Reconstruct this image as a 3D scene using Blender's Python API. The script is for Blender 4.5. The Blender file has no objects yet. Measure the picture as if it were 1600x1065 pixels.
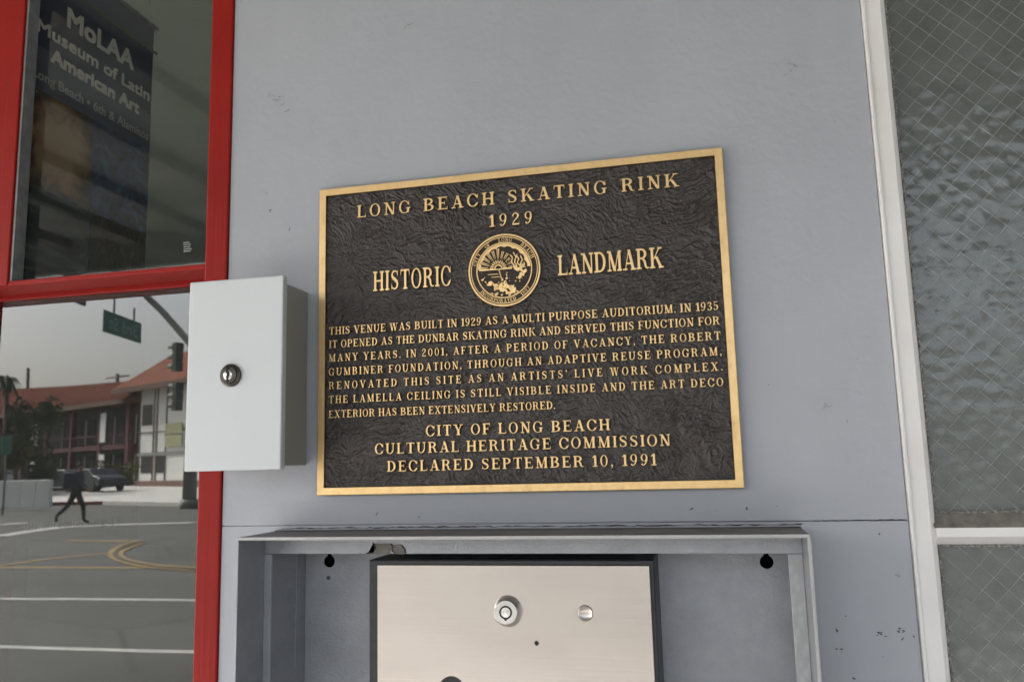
import bpy, bmesh, math, random
import numpy as np
from mathutils import Vector, Matrix
random.seed(7); RNG = np.random.RandomState(11)
R_ = math.radians
# ------------------------------------------------------------------ camera, sky, sun, exposure
C = bpy.context.scene.collection
sc = bpy.context.scene
CAM = np.array([0.25888, -1.13912, 1.42647])
FW = np.array([-0.22177745, 0.96414393, 0.14574374])
RT = np.array([0.97338615, 0.2277523, -0.02546179])
UP = np.array([0.0577423, -0.13621809, 0.98899467])
cam = bpy.data.objects.new('camera', bpy.data.cameras.new('camera')); C.objects.link(cam)
cam.matrix_world = Matrix(((RT[0], UP[0], -FW[0], CAM[0]), (RT[1], UP[1], -FW[1], CAM[1]), (RT[2], UP[2], -FW[2], CAM[2]), (0, 0, 0, 1)))
cam.data.sensor_width = 36; cam.data.lens = 29.0; cam.data.clip_start = 0.02; cam.data.clip_end = 600
cam.data.dof.use_dof = True; cam.data.dof.focus_distance = 1.19; cam.data.dof.aperture_fstop = 9.0
sc.camera = cam
world = bpy.data.worlds.new('World'); sc.world = world; world.use_nodes = True
wn = world.node_tree; wn.nodes.clear()
sky = wn.nodes.new('ShaderNodeTexSky'); sky.sky_type = 'NISHITA'; sky.sun_disc = False
SUN_EL, SUN_AZ = 43, 263          # azimuth measured clockwise from +Y
sky.sun_elevation = R_(SUN_EL); sky.sun_rotation = R_(SUN_AZ); sky.dust_density = 6; sky.air_density = 1.0; sky.ozone_density = 1
hs = wn.nodes.new('ShaderNodeHueSaturation'); hs.inputs['Saturation'].default_value = 0.5
bg = wn.nodes.new('ShaderNodeBackground'); bg.inputs[1].default_value = 0.15
wo = wn.nodes.new('ShaderNodeOutputWorld')
wn.links.new(sky.outputs[0], hs.inputs['Color']); wn.links.new(hs.outputs[0], bg.inputs[0]); wn.links.new(bg.outputs[0], wo.inputs[0])
sun = bpy.data.objects.new('sun', bpy.data.lights.new('sun', 'SUN')); C.objects.link(sun)
sun.data.energy = 4.2; sun.data.angle = R_(14); sun.data.color = (1, .965, .91)
_d = Vector((math.sin(R_(SUN_AZ)) * math.cos(R_(SUN_EL)), math.cos(R_(SUN_AZ)) * math.cos(R_(SUN_EL)), math.sin(R_(SUN_EL))))
sun.rotation_euler = _d.to_track_quat('Z', 'Y').to_euler()
sc.view_settings.view_transform = 'Standard'; sc.view_settings.look = 'None'
sc.view_settings.gamma = 1; sc.view_settings.use_curve_mapping = False
sc.view_settings.exposure = 1.88
sc.render.engine = 'CYCLES'
sc.cycles.max_bounces = 8; sc.cycles.transparent_max_bounces = 12; sc.cycles.use_denoising = True

# ------------------------------------------------------------------ measuring helpers (photo survey -> metres)
FPX = 1288.9
def ray(x, y): return FW + RT * (x - 800) / FPX - UP * (y - 532.5) / FPX
def wall_pt(x, y, Y=0.0):
    d = ray(x, y); return CAM + d * ((Y - CAM[1]) / d[1])
def at_x(x, y, X):
    d = ray(x, y); return CAM + d * ((X - CAM[0]) / d[0])
GLASS = 0.075
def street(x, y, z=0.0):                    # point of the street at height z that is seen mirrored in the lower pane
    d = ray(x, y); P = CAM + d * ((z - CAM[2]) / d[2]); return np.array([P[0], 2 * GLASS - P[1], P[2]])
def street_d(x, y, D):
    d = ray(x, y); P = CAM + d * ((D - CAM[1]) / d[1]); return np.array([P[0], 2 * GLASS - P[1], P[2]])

# ------------------------------------------------------------------ materials
class NT:
    def __init__(s, name):
        s.m = bpy.data.materials.new(name); s.m.use_nodes = True; s.t = s.m.node_tree; s.t.nodes.clear()
        s.o = s.n('ShaderNodeOutputMaterial')
    def n(s, typ, **kw):
        nd = s.t.nodes.new(typ)
        for k, v in kw.items(): setattr(nd, k, v)
        return nd
    def l(s, a, b): s.t.links.new(a, b)
    def coord(s, scale=(1, 1, 1), kind='Object'):
        tc = s.n('ShaderNodeTexCoord'); mp = s.n('ShaderNodeMapping'); mp.inputs['Scale'].default_value = scale
        s.l(tc.outputs[kind], mp.inputs[0]); return mp.outputs[0]
    def noise(s, vec, scale, detail=3, rough=.55, dist=0):
        nd = s.n('ShaderNodeTexNoise'); nd.inputs['Scale'].default_value = scale; nd.inputs['Detail'].default_value = detail
        nd.inputs['Roughness'].default_value = rough; nd.inputs['Distortion'].default_value = dist
        s.l(vec, nd.inputs['Vector']); return nd.outputs['Fac']
    def ramp(s, fac, stops):
        r = s.n('ShaderNodeValToRGB'); e = r.color_ramp.elements
        while len(e) < len(stops): e.new(.5)
        for el, (p, c) in zip(e, stops):
            el.position = p; el.color = (*c, 1) if len(c) == 3 else c
        s.l(fac, r.inputs[0]); return r.outputs[0]
    def mix(s, fac, a, b, mode='MIX'):
        m = s.n('ShaderNodeMix', data_type='RGBA', blend_type=mode)
        for v, sock in ((fac, m.inputs['Factor']), (a, m.inputs['A']), (b, m.inputs['B'])):
            if isinstance(v, bpy.types.NodeSocket): s.l(v, sock)
            elif isinstance(v, (int, float)): sock.default_value = v
            else: sock.default_value = (*v, 1)
        return m.outputs['Result']
    def bump(s, h, strength, dist, prev=None):
        b = s.n('ShaderNodeBump'); b.inputs['Strength'].default_value = strength; b.inputs['Distance'].default_value = dist
        s.l(h, b.inputs['Height'])
        if prev is not None: s.l(prev, b.inputs['Normal'])
        return b.outputs['Normal']
    def bsdf(s, col, rough=.5, metal=0, normal=None, spec=.5, coat=0):
        p = s.n('ShaderNodeBsdfPrincipled')
        for v, k in ((col, 'Base Color'), (rough, 'Roughness'), (metal, 'Metallic'), (spec, 'Specular IOR Level'), (coat, 'Coat Weight')):
            if isinstance(v, bpy.types.NodeSocket): s.l(v, p.inputs[k])
            elif k == 'Base Color': p.inputs[k].default_value = (*v, 1)
            else: p.inputs[k].default_value = v
        if normal is not None: s.l(normal, p.inputs['Normal'])
        s.l(p.outputs[0], s.o.inputs[0]); return p
def simple(name, col, rough=.6, metal=0, var=.12, scale=8, bumps=.0, bscale=60, bd=.001, spec=.5):
    t = NT(name); v = t.coord()
    f = t.noise(v, scale, 4)
    lo = tuple(c * (1 - var) for c in col); hi = tuple(min(1, c * (1 + var)) for c in col)
    c = t.ramp(f, [(.3, lo), (.7, hi)])
    nrm = t.bump(t.noise(v, bscale, 3), bumps, bd) if bumps else None
    t.bsdf(c, rough, metal, nrm, spec); return t.m

def mat_wall():
    t = NT('grey_wall_paint'); v = t.coord(kind='Generated') ; v = t.coord()
    base = t.ramp(t.noise(v, 2.6, 4, .6), [(.25, (.385, .402, .445)), (.75, (.43, .448, .492))])
    # vertical roller / grime variation
    vs = t.coord((14, 14, 1.6)); st = t.ramp(t.noise(vs, 1.3, 4, .6), [(.35, (.975, .975, .972)), (.65, (1, 1, 1))])
    c = t.mix(1.0, base, st, 'MULTIPLY')
    # grey scuffs
    sc1 = t.ramp(t.noise(v, 9, 6, .7, 1.2), [(.66, (0, 0, 0)), (.72, (1, 1, 1))])
    c = t.mix(t.mix(1, sc1, (.22, .22, .22), 'MULTIPLY'), c, (.25, .255, .27))
    # chips & dirt specks, clustered
    sp = t.ramp(t.noise(v, 170, 3, .7, .6), [(.735, (0, 0, 0)), (.76, (1, 1, 1))])
    cl = t.ramp(t.noise(v, 7, 3, .6), [(.52, (0, 0, 0)), (.62, (1, 1, 1))])
    c = t.mix(t.mix(1, sp, cl, 'MULTIPLY'), c, (.07, .065, .06))
    n1 = t.bump(t.noise(v, 420, 3, .6), .22, .0006)
    n2 = t.bump(t.noise(v, 45, 5, .6, .5), .32, .0018, n1)
    n2 = t.bump(t.noise(v, 9, 4, .6, .3), .35, .004, n2)
    t.bsdf(c, t.ramp(t.noise(v, 14, 4), [(.3, (.34,) * 3), (.7, (.5,) * 3)]), 0, n2, .45); return t.m
M = {}
M['wall'] = mat_wall()
def mat_red():
    t = NT('red_gloss_paint'); v = t.coord()
    c = t.ramp(t.noise(v, 6, 4), [(.3, (.25, .010, .007)), (.7, (.31, .014, .010))])
    vs = t.coord((60, 60, 2)); n = t.bump(t.noise(vs, 3, 3), .4, .0012)
    n = t.bump(t.noise(v, 300, 2), .15, .0004, n)
    chips = t.ramp(t.noise(v, 90, 4, .7), [(.76, (0, 0, 0)), (.79, (1, 1, 1))])
    c = t.mix(chips, c, (.14, .05, .045))
    t.bsdf(c, .45, 0, n, .18); return t.m
M['red'] = mat_red()
def mat_white():
    t = NT('white_gloss_paint'); v = t.coord()
    c = t.ramp(t.noise(v, 8, 4), [(.3, (.78, .76, .745)), (.7, (.86, .85, .84))])
    dirt = t.ramp(t.noise(v, 38, 6, .75, 1.5), [(.64, (0, 0, 0)), (.72, (1, 1, 1))])
    c = t.mix(t.mix(1, dirt, (.5, .5, .5), 'MULTIPLY'), c, (.22, .2, .18))
    n = t.bump(t.noise(t.coord((80, 80, 3)), 3, 3), .3, .0008)
    t.bsdf(c, .38, 0, n); return t.m
M['white'] = mat_white()
M['putty'] = simple('old_dirty_putty', (.26, .25, .235), .85, var=.75, scale=260, bumps=1, bscale=300, bd=.003)
M['dust_shade'] = simple('dusty_shaded_sill_paint', (.20, .185, .165), .8, var=.35, scale=70, bumps=.5, bscale=200, bd=.001)  # dust, with the shade on the sloped top put into the colour
def mat_brass():
    t = NT('polished_bronze_face'); v = t.coord((1, 1, 1))
    vs = t.coord((90, 90, 60)); f = t.noise(vs, 1.0, 5, .7)
    c = t.ramp(f, [(.25, (.84, .555, .25)), (.75, (.98, .70, .35))])
    tarn = t.ramp(t.noise(v, 30, 5, .7), [(.55, (0, 0, 0)), (.75, (1, 1, 1))])
    c = t.mix(t.mix(1, tarn, (.45,) * 3, 'MULTIPLY'), c, (.42, .27, .14))
    spk = t.ramp(t.noise(v, 300, 3, .7), [(.72, (0, 0, 0)), (.75, (1, 1, 1))])
    c = t.mix(spk, c, (.15, .09, .05))
    n = t.bump(t.noise(t.coord((900, 900, 200)), 1, 3), .3, .0004)
    t.bsdf(c, .36, .8, n, .5); return t.m
M['brass'] = mat_brass()
M['bronze_side'] = simple('dark_bronze_patina', (.035, .022, .014), .45, .3, .4, 60)
def mat_field():
    t = NT('leathery_bronze_field'); v = t.coord()
    c = t.ramp(t.noise(v, 25, 5, .65), [(.3, (.022, .017, .015)), (.7, (.056, .047, .044))])
    rub = t.ramp(t.noise(v, 500, 4, .7), [(.45, (0, 0, 0)), (.75, (.35, .35, .35))])  # pale speckle painted into the field colour as small highlights
    c = t.mix(rub, c, (.17, .16, .16))
    n = t.bump(t.noise(v, 520, 5, .7), .9, .0011)
    t.bsdf(c, .33, .35, n, .7); return t.m
M['field'] = mat_field()
M['box_white'] = simple('white_enamel', (.60, .635, .655), .33, 0, .02, 5, .12, 900, .0002)
M['box_grey'] = simple('grey_enamel', (.30, .305, .29), .38, 0, .08, 5, .1, 700, .0003)
M['edge_metal'] = simple('worn_metal_edge', (.30, .32, .33), .4, .5, .2, 40)
M['lock_dark'] = simple('dark_nickel', (.085, .08, .072), .34, .8, .2, 60)
M['lock_bright'] = simple('bright_nickel', (.72, .71, .69), .22, .95, .1, 90)
M['lip'] = simple('bare_sheet_edge', (.42, .42, .42), .4, .3, .1, 8)
M['black'] = simple('black_void', (.006, .006, .006), .7)
M['black_rubber'] = simple('black_painted_steel', (.022, .024, .028), .42, 0, .3, 40, .1, 300, .0003)
def mat_galv():
    t = NT('grey_painted_sheet_steel'); v = t.coord()
    c = t.ramp(t.noise(v, 16, 5, .6), [(.3, (.28, .295, .325)), (.7, (.36, .375, .405))])
    sp = t.ramp(t.noise(v, 190, 4, .7), [(.68, (0, 0, 0)), (.74, (1, 1, 1))])
    cl = t.ramp(t.noise(v, 14, 3, .6), [(.48, (0, 0, 0)), (.62, (1, 1, 1))])
    c = t.mix(t.mix(.6, (0, 0, 0), t.mix(1, sp, cl, 'MULTIPLY')), c, (.10, .10, .10))
    n = t.bump(t.noise(v, 260, 3, .6), .6, .0012)
    n = t.bump(t.noise(v, 60, 3, .6), .3, .0015, n)
    t.bsdf(c, .34, .25, n, .5); return t.m
M['cab'] = mat_galv()
def mat_zinc():
    t = NT('galvanised_strip'); v = t.coord((1, 1, .6))
    vo = t.n('ShaderNodeTexVoronoi'); vo.inputs['Scale'].default_value = 130; t.l(v, vo.inputs['Vector'])
    c = t.ramp(vo.outputs['Distance'], [(.1, (.44, .45, .46)), (.6, (.36, .37, .38))])
    t.bsdf(c, .45, .3, t.bump(vo.outputs['Distance'], .3, .0006)); return t.m
M['zinc'] = mat_zinc()
M['cab_top'] = simple('weathered_hood_top', (.13, .12, .11), .5, 0, .35, 18, .4, 240, .0008)
def mat_steel():
    t = NT('brushed_stainless'); v = t.coord((3, 3, 240))
    f = t.noise(v, 1.2, 5, .6)
    c = t.ramp(t.noise(t.coord((1, 1, 3)), 4, 2), [(.3, (.62, .565, .525)), (.7, (.69, .635, .59))])
    sp = t.ramp(t.noise(t.coord(), 120, 3, .6), [(.76, (0, 0, 0)), (.8, (1, 1, 1))])
    c = t.mix(t.mix(1, sp, (.4,) * 3, 'MULTIPLY'), c, (.3, .26, .24))
    st = t.ramp(t.noise(t.coord((2, 2, 420)), 1.0, 4, .7), [(.3, (.90, .90, .90)), (.7, (1, 1, 1))]); c = t.mix(1, c, st, 'MULTIPLY'); n = t.bump(f, .16, .0004); n = t.bump(t.noise(t.coord((1, 1, 2.4)), 3.5, 1), .12, .006, n)
    t.bsdf(c, .27, .85, n); return t.m
M['steel'] = mat_steel()
def mat_pane(name, fac, tint=(.8, .84, .8), film=0.0):
    t = NT(name)
    tr = t.n('ShaderNodeBsdfTransparent'); tr.inputs[0].default_value = (*tint, 1)
    gl = t.n('ShaderNodeBsdfGlossy'); gl.inputs['Roughness'].default_value = 0.004; gl.inputs[0].default_value = (.96, .98, .97, 1)
    v = t.coord(); n = t.bump(t.noise(v, 3.0, 1, .3), .10, .004); t.l(n, gl.inputs['Normal'])
    lw = t.n('ShaderNodeFresnel'); lw.inputs[0].default_value = 1.45
    a = t.n('ShaderNodeMath', operation='MULTIPLY_ADD'); t.l(lw.outputs[0], a.inputs[0]); a.inputs[1].default_value = 1.0; a.inputs[2].default_value = fac
    a.use_clamp = True
    ge = t.n('ShaderNodeNewGeometry'); fb = t.n('ShaderNodeMath', operation='SUBTRACT'); fb.inputs[0].default_value = 1; t.l(ge.outputs['Backfacing'], fb.inputs[1])
    am = t.n('ShaderNodeMath', operation='MULTIPLY'); t.l(a.outputs[0], am.inputs[0]); t.l(fb.outputs[0], am.inputs[1]); a = am
    mx = t.n('ShaderNodeMixShader'); t.l(a.outputs[0], mx.inputs[0]); t.l(tr.outputs[0], mx.inputs[1]); t.l(gl.outputs[0], mx.inputs[2])
    # dusty specks and small scratches; film mixes a pale haze into the reflection
    df = t.n('ShaderNodeBsdfDiffuse'); df.inputs[0].default_value = (.45, .45, .44, 1)
    sp = t.ramp(t.noise(v, 240, 3, .7), [(.74, (film,) * 3), (.8, (.5,) * 3)])
    m2 = t.n('ShaderNodeMixShader'); t.l(sp, m2.inputs[0]); t.l(mx.outputs[0], m2.inputs[1]); t.l(df.outputs[0], m2.inputs[2])
    t.l(m2.outputs[0], t.o.inputs[0]); return t.m
M['pane_low'] = mat_pane('dark_coated_glass', .10, (.42, .45, .43), .034)
M['pane_up'] = mat_pane('window_glass', .012, (.9, .93, .9), .005)
def mat_hammered():
    t = NT('hammered_glass'); v = t.coord()
    vo = t.n('ShaderNodeTexVoronoi', feature='SMOOTH_F1'); vo.inputs['Scale'].default_value = 58; vo.inputs['Smoothness'].default_value = .6
    mp = t.n('ShaderNodeVectorMath', operation='ADD'); ns = t.n('ShaderNodeTexNoise'); ns.inputs['Scale'].default_value = 14
    sc_ = t.n('ShaderNodeVectorMath', operation='SCALE'); sc_.inputs['Scale'].default_value = .03
    t.l(v, ns.inputs['Vector']); t.l(ns.outputs['Color'], sc_.inputs[0]); t.l(v, mp.inputs[0]); t.l(sc_.outputs[0], mp.inputs[1]); t.l(mp.outputs[0], vo.inputs['Vector'])
    n = t.bump(vo.outputs['Distance'], .5, .0030)
    n = t.bump(t.noise(v, 260, 3, .6), .35, .0006, n)
    grit = t.ramp(t.noise(v, 600, 3, .7), [(.45, (.03,) * 3), (.8, (.16,) * 3)])
    tr = t.n('ShaderNodeBsdfTransparent'); tr.inputs[0].default_value = (.80, .815, .805, 1)
    gl = t.n('ShaderNodeBsdfGlossy'); gl.inputs['Roughness'].default_value = .17; t.l(n, gl.inputs['Normal'])
    df = t.n('ShaderNodeBsdfDiffuse'); df.inputs[0].default_value = (.33, .35, .34, 1); t.l(n, df.inputs['Normal'])
    fr = t.n('ShaderNodeFresnel'); fr.inputs[0].default_value = 1.5; t.l(n, fr.inputs['Normal'])
    ad = t.n('ShaderNodeMath', operation='MULTIPLY_ADD'); t.l(fr.outputs[0], ad.inputs[0]); ad.inputs[1].default_value = 1.2; ad.inputs[2].default_value = .07; ad.use_clamp = True
    ge = t.n('ShaderNodeNewGeometry'); fb = t.n('ShaderNodeMath', operation='SUBTRACT'); fb.inputs[0].default_value = 1; t.l(ge.outputs['Backfacing'], fb.inputs[1])
    am = t.n('ShaderNodeMath', operation='MULTIPLY'); t.l(ad.outputs[0], am.inputs[0]); t.l(fb.outputs[0], am.inputs[1]); ad = am
    m1 = t.n('ShaderNodeMixShader'); t.l(ad.outputs[0], m1.inputs[0]); t.l(tr.outputs[0], m1.inputs[1]); t.l(gl.outputs[0], m1.inputs[2])
    m2 = t.n('ShaderNodeMixShader'); t.l(grit, m2.inputs[0]); t.l(m1.outputs[0], m2.inputs[1]); t.l(df.outputs[0], m2.inputs[2])
    t.l(m2.outputs[0], t.o.inputs[0]); return t.m
M['hammered'] = mat_hammered()
M['frost_back'] = simple('frosted_glass_back', (.27, .28, .275), .6, 0, .2, 20, .4, 60, .003)
M['wire'] = simple('wire_in_glass', (.85, .86, .86), .45, .1, .2, 80)
def mat_asphalt():
    t = NT('asphalt'); v = t.coord()
    c = t.ramp(t.noise(t.coord((.12, 1, 1)), .9, 5, .6), [(.3, (.052, .054, .050)), (.7, (.078, .080, .075))])
    pt = t.ramp(t.noise(v, .35, 4, .5, .5), [(.56, (1, 1, 1)), (.60, (.82, .82, .82))])
    ck = t.n('ShaderNodeTexVoronoi', feature='DISTANCE_TO_EDGE'); ck.inputs['Scale'].default_value = .28; t.l(v, ck.inputs['Vector'])
    cr = t.ramp(ck.outputs['Distance'], [(.004, (.6, .6, .6)), (.010, (1, 1, 1))])
    c = t.mix(1, t.mix(1, c, pt, 'MULTIPLY'), cr, 'MULTIPLY')
    t.bsdf(c, .85, 0, t.bump(t.noise(v, 40, 3), .4, .01)); return t.m
M['asphalt'] = mat_asphalt() or simple('asphalt', (.064, .066, .061), .85, 0, .14, .35, .4, 40, .01)
M['concrete'] = simple('pale_concrete', (.54, .525, .50), .85, 0, .12, .6, .3, 30, .005)
M['line_white'] = simple('white_road_paint', (.42, .42, .40), .7, 0, .2, 3)
M['groove'] = simple('dark_kerb_groove', (.06, .045, .03), .8)
M['line_yellow'] = simple('yellow_road_paint', (.27, .18, .055), .7, 0, .2, 3)
M['kerb_red'] = simple('red_kerb_paint', (.22, .035, .04), .7, 0, .2, 3)
M['soffit'] = simple('olive_soffit', (.33, .345, .325), .7, 0, .08, 2)
M['soffit_dark'] = simple('dark_olive_beam', (.27, .28, .26), .7, 0, .1, 2)
M['pier'] = simple('grey_pier_paint', (.25, .255, .26), .6, 0, .1, 3)
M['room'] = simple('pale_room_wall', (.24, .245, .235), .9, 0, .15, 2)
M['roof'] = simple('terracotta_roof', (.20, .080, .056), .95, 0, .2, .8, spec=.05)
M['roof_dark'] = simple('brown_fascia', (.13, .075, .05), .8)
M['render_white'] = simple('white_render', (.84, .84, .80), .8, 0, .06, .5)
M['maroon'] = simple('maroon_timber', (.10, .025, .03), .7)
M['motel_wall'] = simple('blue_grey_render', (.13, .15, .17), .8, 0, .2, .4)
M['dark_glass'] = simple('dark_window_glass', (.03, .035, .04), .45, 0, .3, 1, spec=.2)
M['brown_base'] = simple('brown_plinth', (.20, .12, .09), .8)
M['leaf'] = simple('foliage', (.045, .07, .03), .7, 0, .5, 1.2)
M['leaf_y'] = simple('yellow_green_foliage', (.11, .12, .03), .7, 0, .4, 1.2)
M['bark'] = simple('bark', (.12, .10, .085), .9, 0, .3, 4)
M['pole_grey'] = simple('galvanised_pole', (.19, .20, .19), .6, .2, .1, 2)
M['signal'] = simple('dark_signal_housing', (.045, .055, .04), .6, 0, .2, 3)
M['sign_green'] = simple('green_sign_sheet', (.012, .13, .085), .5, 0, .08, 3)
M['sign_text'] = simple('pale_sign_lettering', (.16, .33, .27), .5)
M['sign_dark'] = simple('dark_sign_back', (.035, .04, .045), .6)
M['car'] = simple('dark_blue_car_paint', (.007, .011, .026), .5, 0, .1, 2)
M['tyre'] = simple('tyre_rubber', (.02, .02, .02), .8)
M['cloth_dark'] = simple('black_clothing', (.016, .017, .02), .85)
M['cloth_navy'] = simple('navy_clothing', (.02, .025, .05), .85)
M['skin'] = simple('skin', (.30, .17, .12), .6)
M['yellowish'] = simple('pale_yellow_panel', (.45, .45, .25), .7)
M['navy_print'] = simple('navy_banner_cloth', (.032, .045, .12), .75, 0, .12, 6)
M['slate_print'] = simple('slate_banner_print', (.10, .125, .20), .75, 0, .1, 6)
M['print_white'] = simple('white_banner_print', (.85, .86, .88), .75, 0, .08, 20)
M['print_dim'] = simple('dim_banner_print', (.5, .52, .55), .75)
def mat_photo(name, stops, scale, stretch, dist=1.5):
    t = NT(name); f = t.noise(t.coord(stretch), scale, 4, .55, dist)
    t.bsdf(t.ramp(f, stops), .7); return t.m
def mat_soft_face():
    t = NT('soft_brown_photo_print'); v = t.coord((1, 1, 1))
    mp_ = t.n('ShaderNodeMapping'); mp_.inputs['Scale'].default_value = (1, 11, 9.5); t.l(v, mp_.inputs[0])
    g = t.n('ShaderNodeTexGradient', gradient_type='SPHERICAL'); t.l(mp_.outputs[0], g.inputs[0])
    f = t.noise(v, 26, 3, .5, .8); m = t.n('ShaderNodeMath', operation='MULTIPLY_ADD'); t.l(f, m.inputs[0]); m.inputs[1].default_value = .9; t.l(g.outputs['Fac'], m.inputs[2])
    t.bsdf(t.ramp(m.outputs[0], [(.42, (.05, .035, .022)), (.62, (.20, .12, .065)), (.85, (.42, .27, .15)), (1.15 if False else 1.0, (.50, .34, .20))]), .7); return t.m
M['photo_brown'] = mat_soft_face()
M['photo_blue'] = mat_photo('blue_photo_print', [(.3, (.02, .03, .08)), (.5, (.05, .08, .22)), (.66, (.07, .16, .36)), (.75, (.20, .22, .28))], 22, (1, 1, 1.4))
M['photo_sea'] = mat_photo('seascape_photo_print', [(.38, (.015, .02, .028)), (.5, (.05, .065, .08)), (.62, (.17, .20, .22))], 11, (1, .6, 2.6), .6)
M['photo_dark'] = mat_photo('dark_photo_print', [(.40, (.012, .012, .012)), (.6, (.05, .045, .035)), (.74, (.16, .13, .09))], 30, (1, 2.2, 1))
M['dark_board'] = simple('dark_board', (.012, .014, .016), .7)
M['faint'] = simple('faded_lettering', (.34, .34, .32), .7)

# ------------------------------------------------------------------ object helpers
def tag(o, label=None, cat=None, group=None, kind=None):
    for k, v in (('label', label), ('category', cat), ('group', group), ('kind', kind)):
        if v: o[k] = v
    return o
def root(name, loc, label, cat, group=None, rz=0, kind=None):
    o = bpy.data.objects.new(name, None); C.objects.link(o); o.location = loc; o.rotation_euler = (0, 0, rz)
    o.empty_display_size = .1
    return tag(o, label, cat, group, kind)
def link(name, me, mat, parent=None, off=(0, 0, 0)):
    """off: world place of the parent's root, when coordinates are given in world space"""
    if mat is not None and len(me.materials) == 0: me.materials.append(mat)
    o = bpy.data.objects.new(name, me); C.objects.link(o)
    if parent is not None: o.parent = parent
    return o
def abs_loc(p):
    v = Vector((0, 0, 0))
    while p is not None: v += p.location; p = p.parent
    return v
def shade(me, on=True):
    me.polygons.foreach_set('use_smooth', [on] * len(me.polygons))
def from_bm(name, bm, mat, parent=None, local=False, smooth=False, recenter=True):
    """bm in world space (or in the parent's local space when local); the mesh is recentred on its own middle"""
    bm.normal_update()
    vs = [v.co for v in bm.verts]
    lo = Vector((min(v.x for v in vs), min(v.y for v in vs), min(v.z for v in vs))); hi = Vector((max(v.x for v in vs), max(v.y for v in vs), max(v.z for v in vs)))
    c = (lo + hi) / 2 if recenter else Vector((0, 0, 0))
    for v in bm.verts: v.co -= c
    me = bpy.data.meshes.new(name); bm.to_mesh(me); bm.free()
    if smooth: shade(me)
    o = link(name, me, mat, parent)
    o.location = c - (Vector((0, 0, 0)) if (local or parent is None) else abs_loc(parent))
    return o
def add_box(bm, x0, x1, y0, y1, z0, z1, bev=0, seg=2):
    r = bmesh.ops.create_cube(bm, size=1)['verts']
    for v in r: v.co = Vector(((x0 + x1) / 2 + v.co.x * (x1 - x0), (y0 + y1) / 2 + v.co.y * (y1 - y0), (z0 + z1) / 2 + v.co.z * (z1 - z0)))
    if bev:
        es = list({e for v in r for e in v.link_edges})
        bmesh.ops.bevel(bm, geom=es, offset=bev, segments=seg, profile=.5, affect='EDGES')
def box(name, x0, x1, y0, y1, z0, z1, mat, parent=None, bev=0, local=False, seg=2):
    bm = bmesh.new(); add_box(bm, x0, x1, y0, y1, z0, z1, bev, seg)
    return from_bm(name, bm, M[mat] if isinstance(mat, str) else mat, parent, local)
def prism(name, pts, axis, a0, a1, mat, parent=None, local=False, bev=0):
    """pts: outline in the plane across `axis`; extruded along axis from a0 to a1"""
    bm = bmesh.new()
    def P(u, v, a): return (a, u, v) if axis == 'x' else ((u, a, v) if axis == 'y' else (u, v, a))
    A = [bm.verts.new(P(u, v, a0)) for u, v in pts]; B = [bm.verts.new(P(u, v, a1)) for u, v in pts]
    bm.faces.new(A); bm.faces.new(B[::-1])
    for i in range(len(pts)): j = (i + 1) % len(pts); bm.faces.new((A[j], A[i], B[i], B[j]))
    bmesh.ops.recalc_face_normals(bm, faces=bm.faces)
    if bev: bmesh.ops.bevel(bm, geom=list(bm.edges), offset=bev, segments=1, affect='EDGES')
    return from_bm(name, bm, M[mat], parent, local)
def add_tube(bm, pts, r, n=8):
    prev = None; pts = [Vector(p) for p in pts]
    rs = r if isinstance(r, (list, tuple)) else [r] * len(pts)
    for i, p in enumerate(pts):
        t = (pts[min(i + 1, len(pts) - 1)] - pts[max(i - 1, 0)]).normalized()
        a = Vector((0, 0, 1)) if abs(t.z) < .9 else Vector((1, 0, 0))
        u = t.cross(a).normalized(); w = t.cross(u)
        ring = [bm.verts.new(p + (u * math.cos(k * 2 * math.pi / n) + w * math.sin(k * 2 * math.pi / n)) * rs[i]) for k in range(n)]
        if prev:
            for k in range(n): bm.faces.new((prev[k], prev[(k + 1) % n], ring[(k + 1) % n], ring[k]))
        else: bm.faces.new(ring[::-1])
        prev = ring
    bm.faces.new(prev)
def tube(name, pts, r, mat, parent=None, n=8, local=False):
    bm = bmesh.new(); add_tube(bm, pts, r, n); bmesh.ops.recalc_face_normals(bm, faces=bm.faces)
    return from_bm(name, bm, M[mat], parent, local, smooth=True)
def add_lathe(bm, cx, cz, prof, n=48, cap=True):
    """profile [(radius, y)] turned about the axis parallel to Y through (cx, cz)"""
    prev = None
    for r, y in prof:
        ring = [bm.verts.new((cx + r * math.cos(2 * math.pi * k / n), y, cz + r * math.sin(2 * math.pi * k / n))) for k in range(n)]
        if prev:
            for k in range(n): bm.faces.new((prev[k], prev[(k + 1) % n], ring[(k + 1) % n], ring[k]))
        prev = ring
    if cap: bm.faces.new(prev)
def lathe(name, cx, cz, prof, mat, parent=None, n=48, cap=True, smooth=True):
    bm = bmesh.new(); add_lathe(bm, cx, cz, prof, n, cap); bmesh.ops.recalc_face_normals(bm, faces=bm.faces)
    o = from_bm(name, bm, M[mat], parent, smooth=smooth)
    if smooth:
        try: o.data.set_sharp_from_angle(angle=R_(35))
        except Exception: pass
    return o

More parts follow.
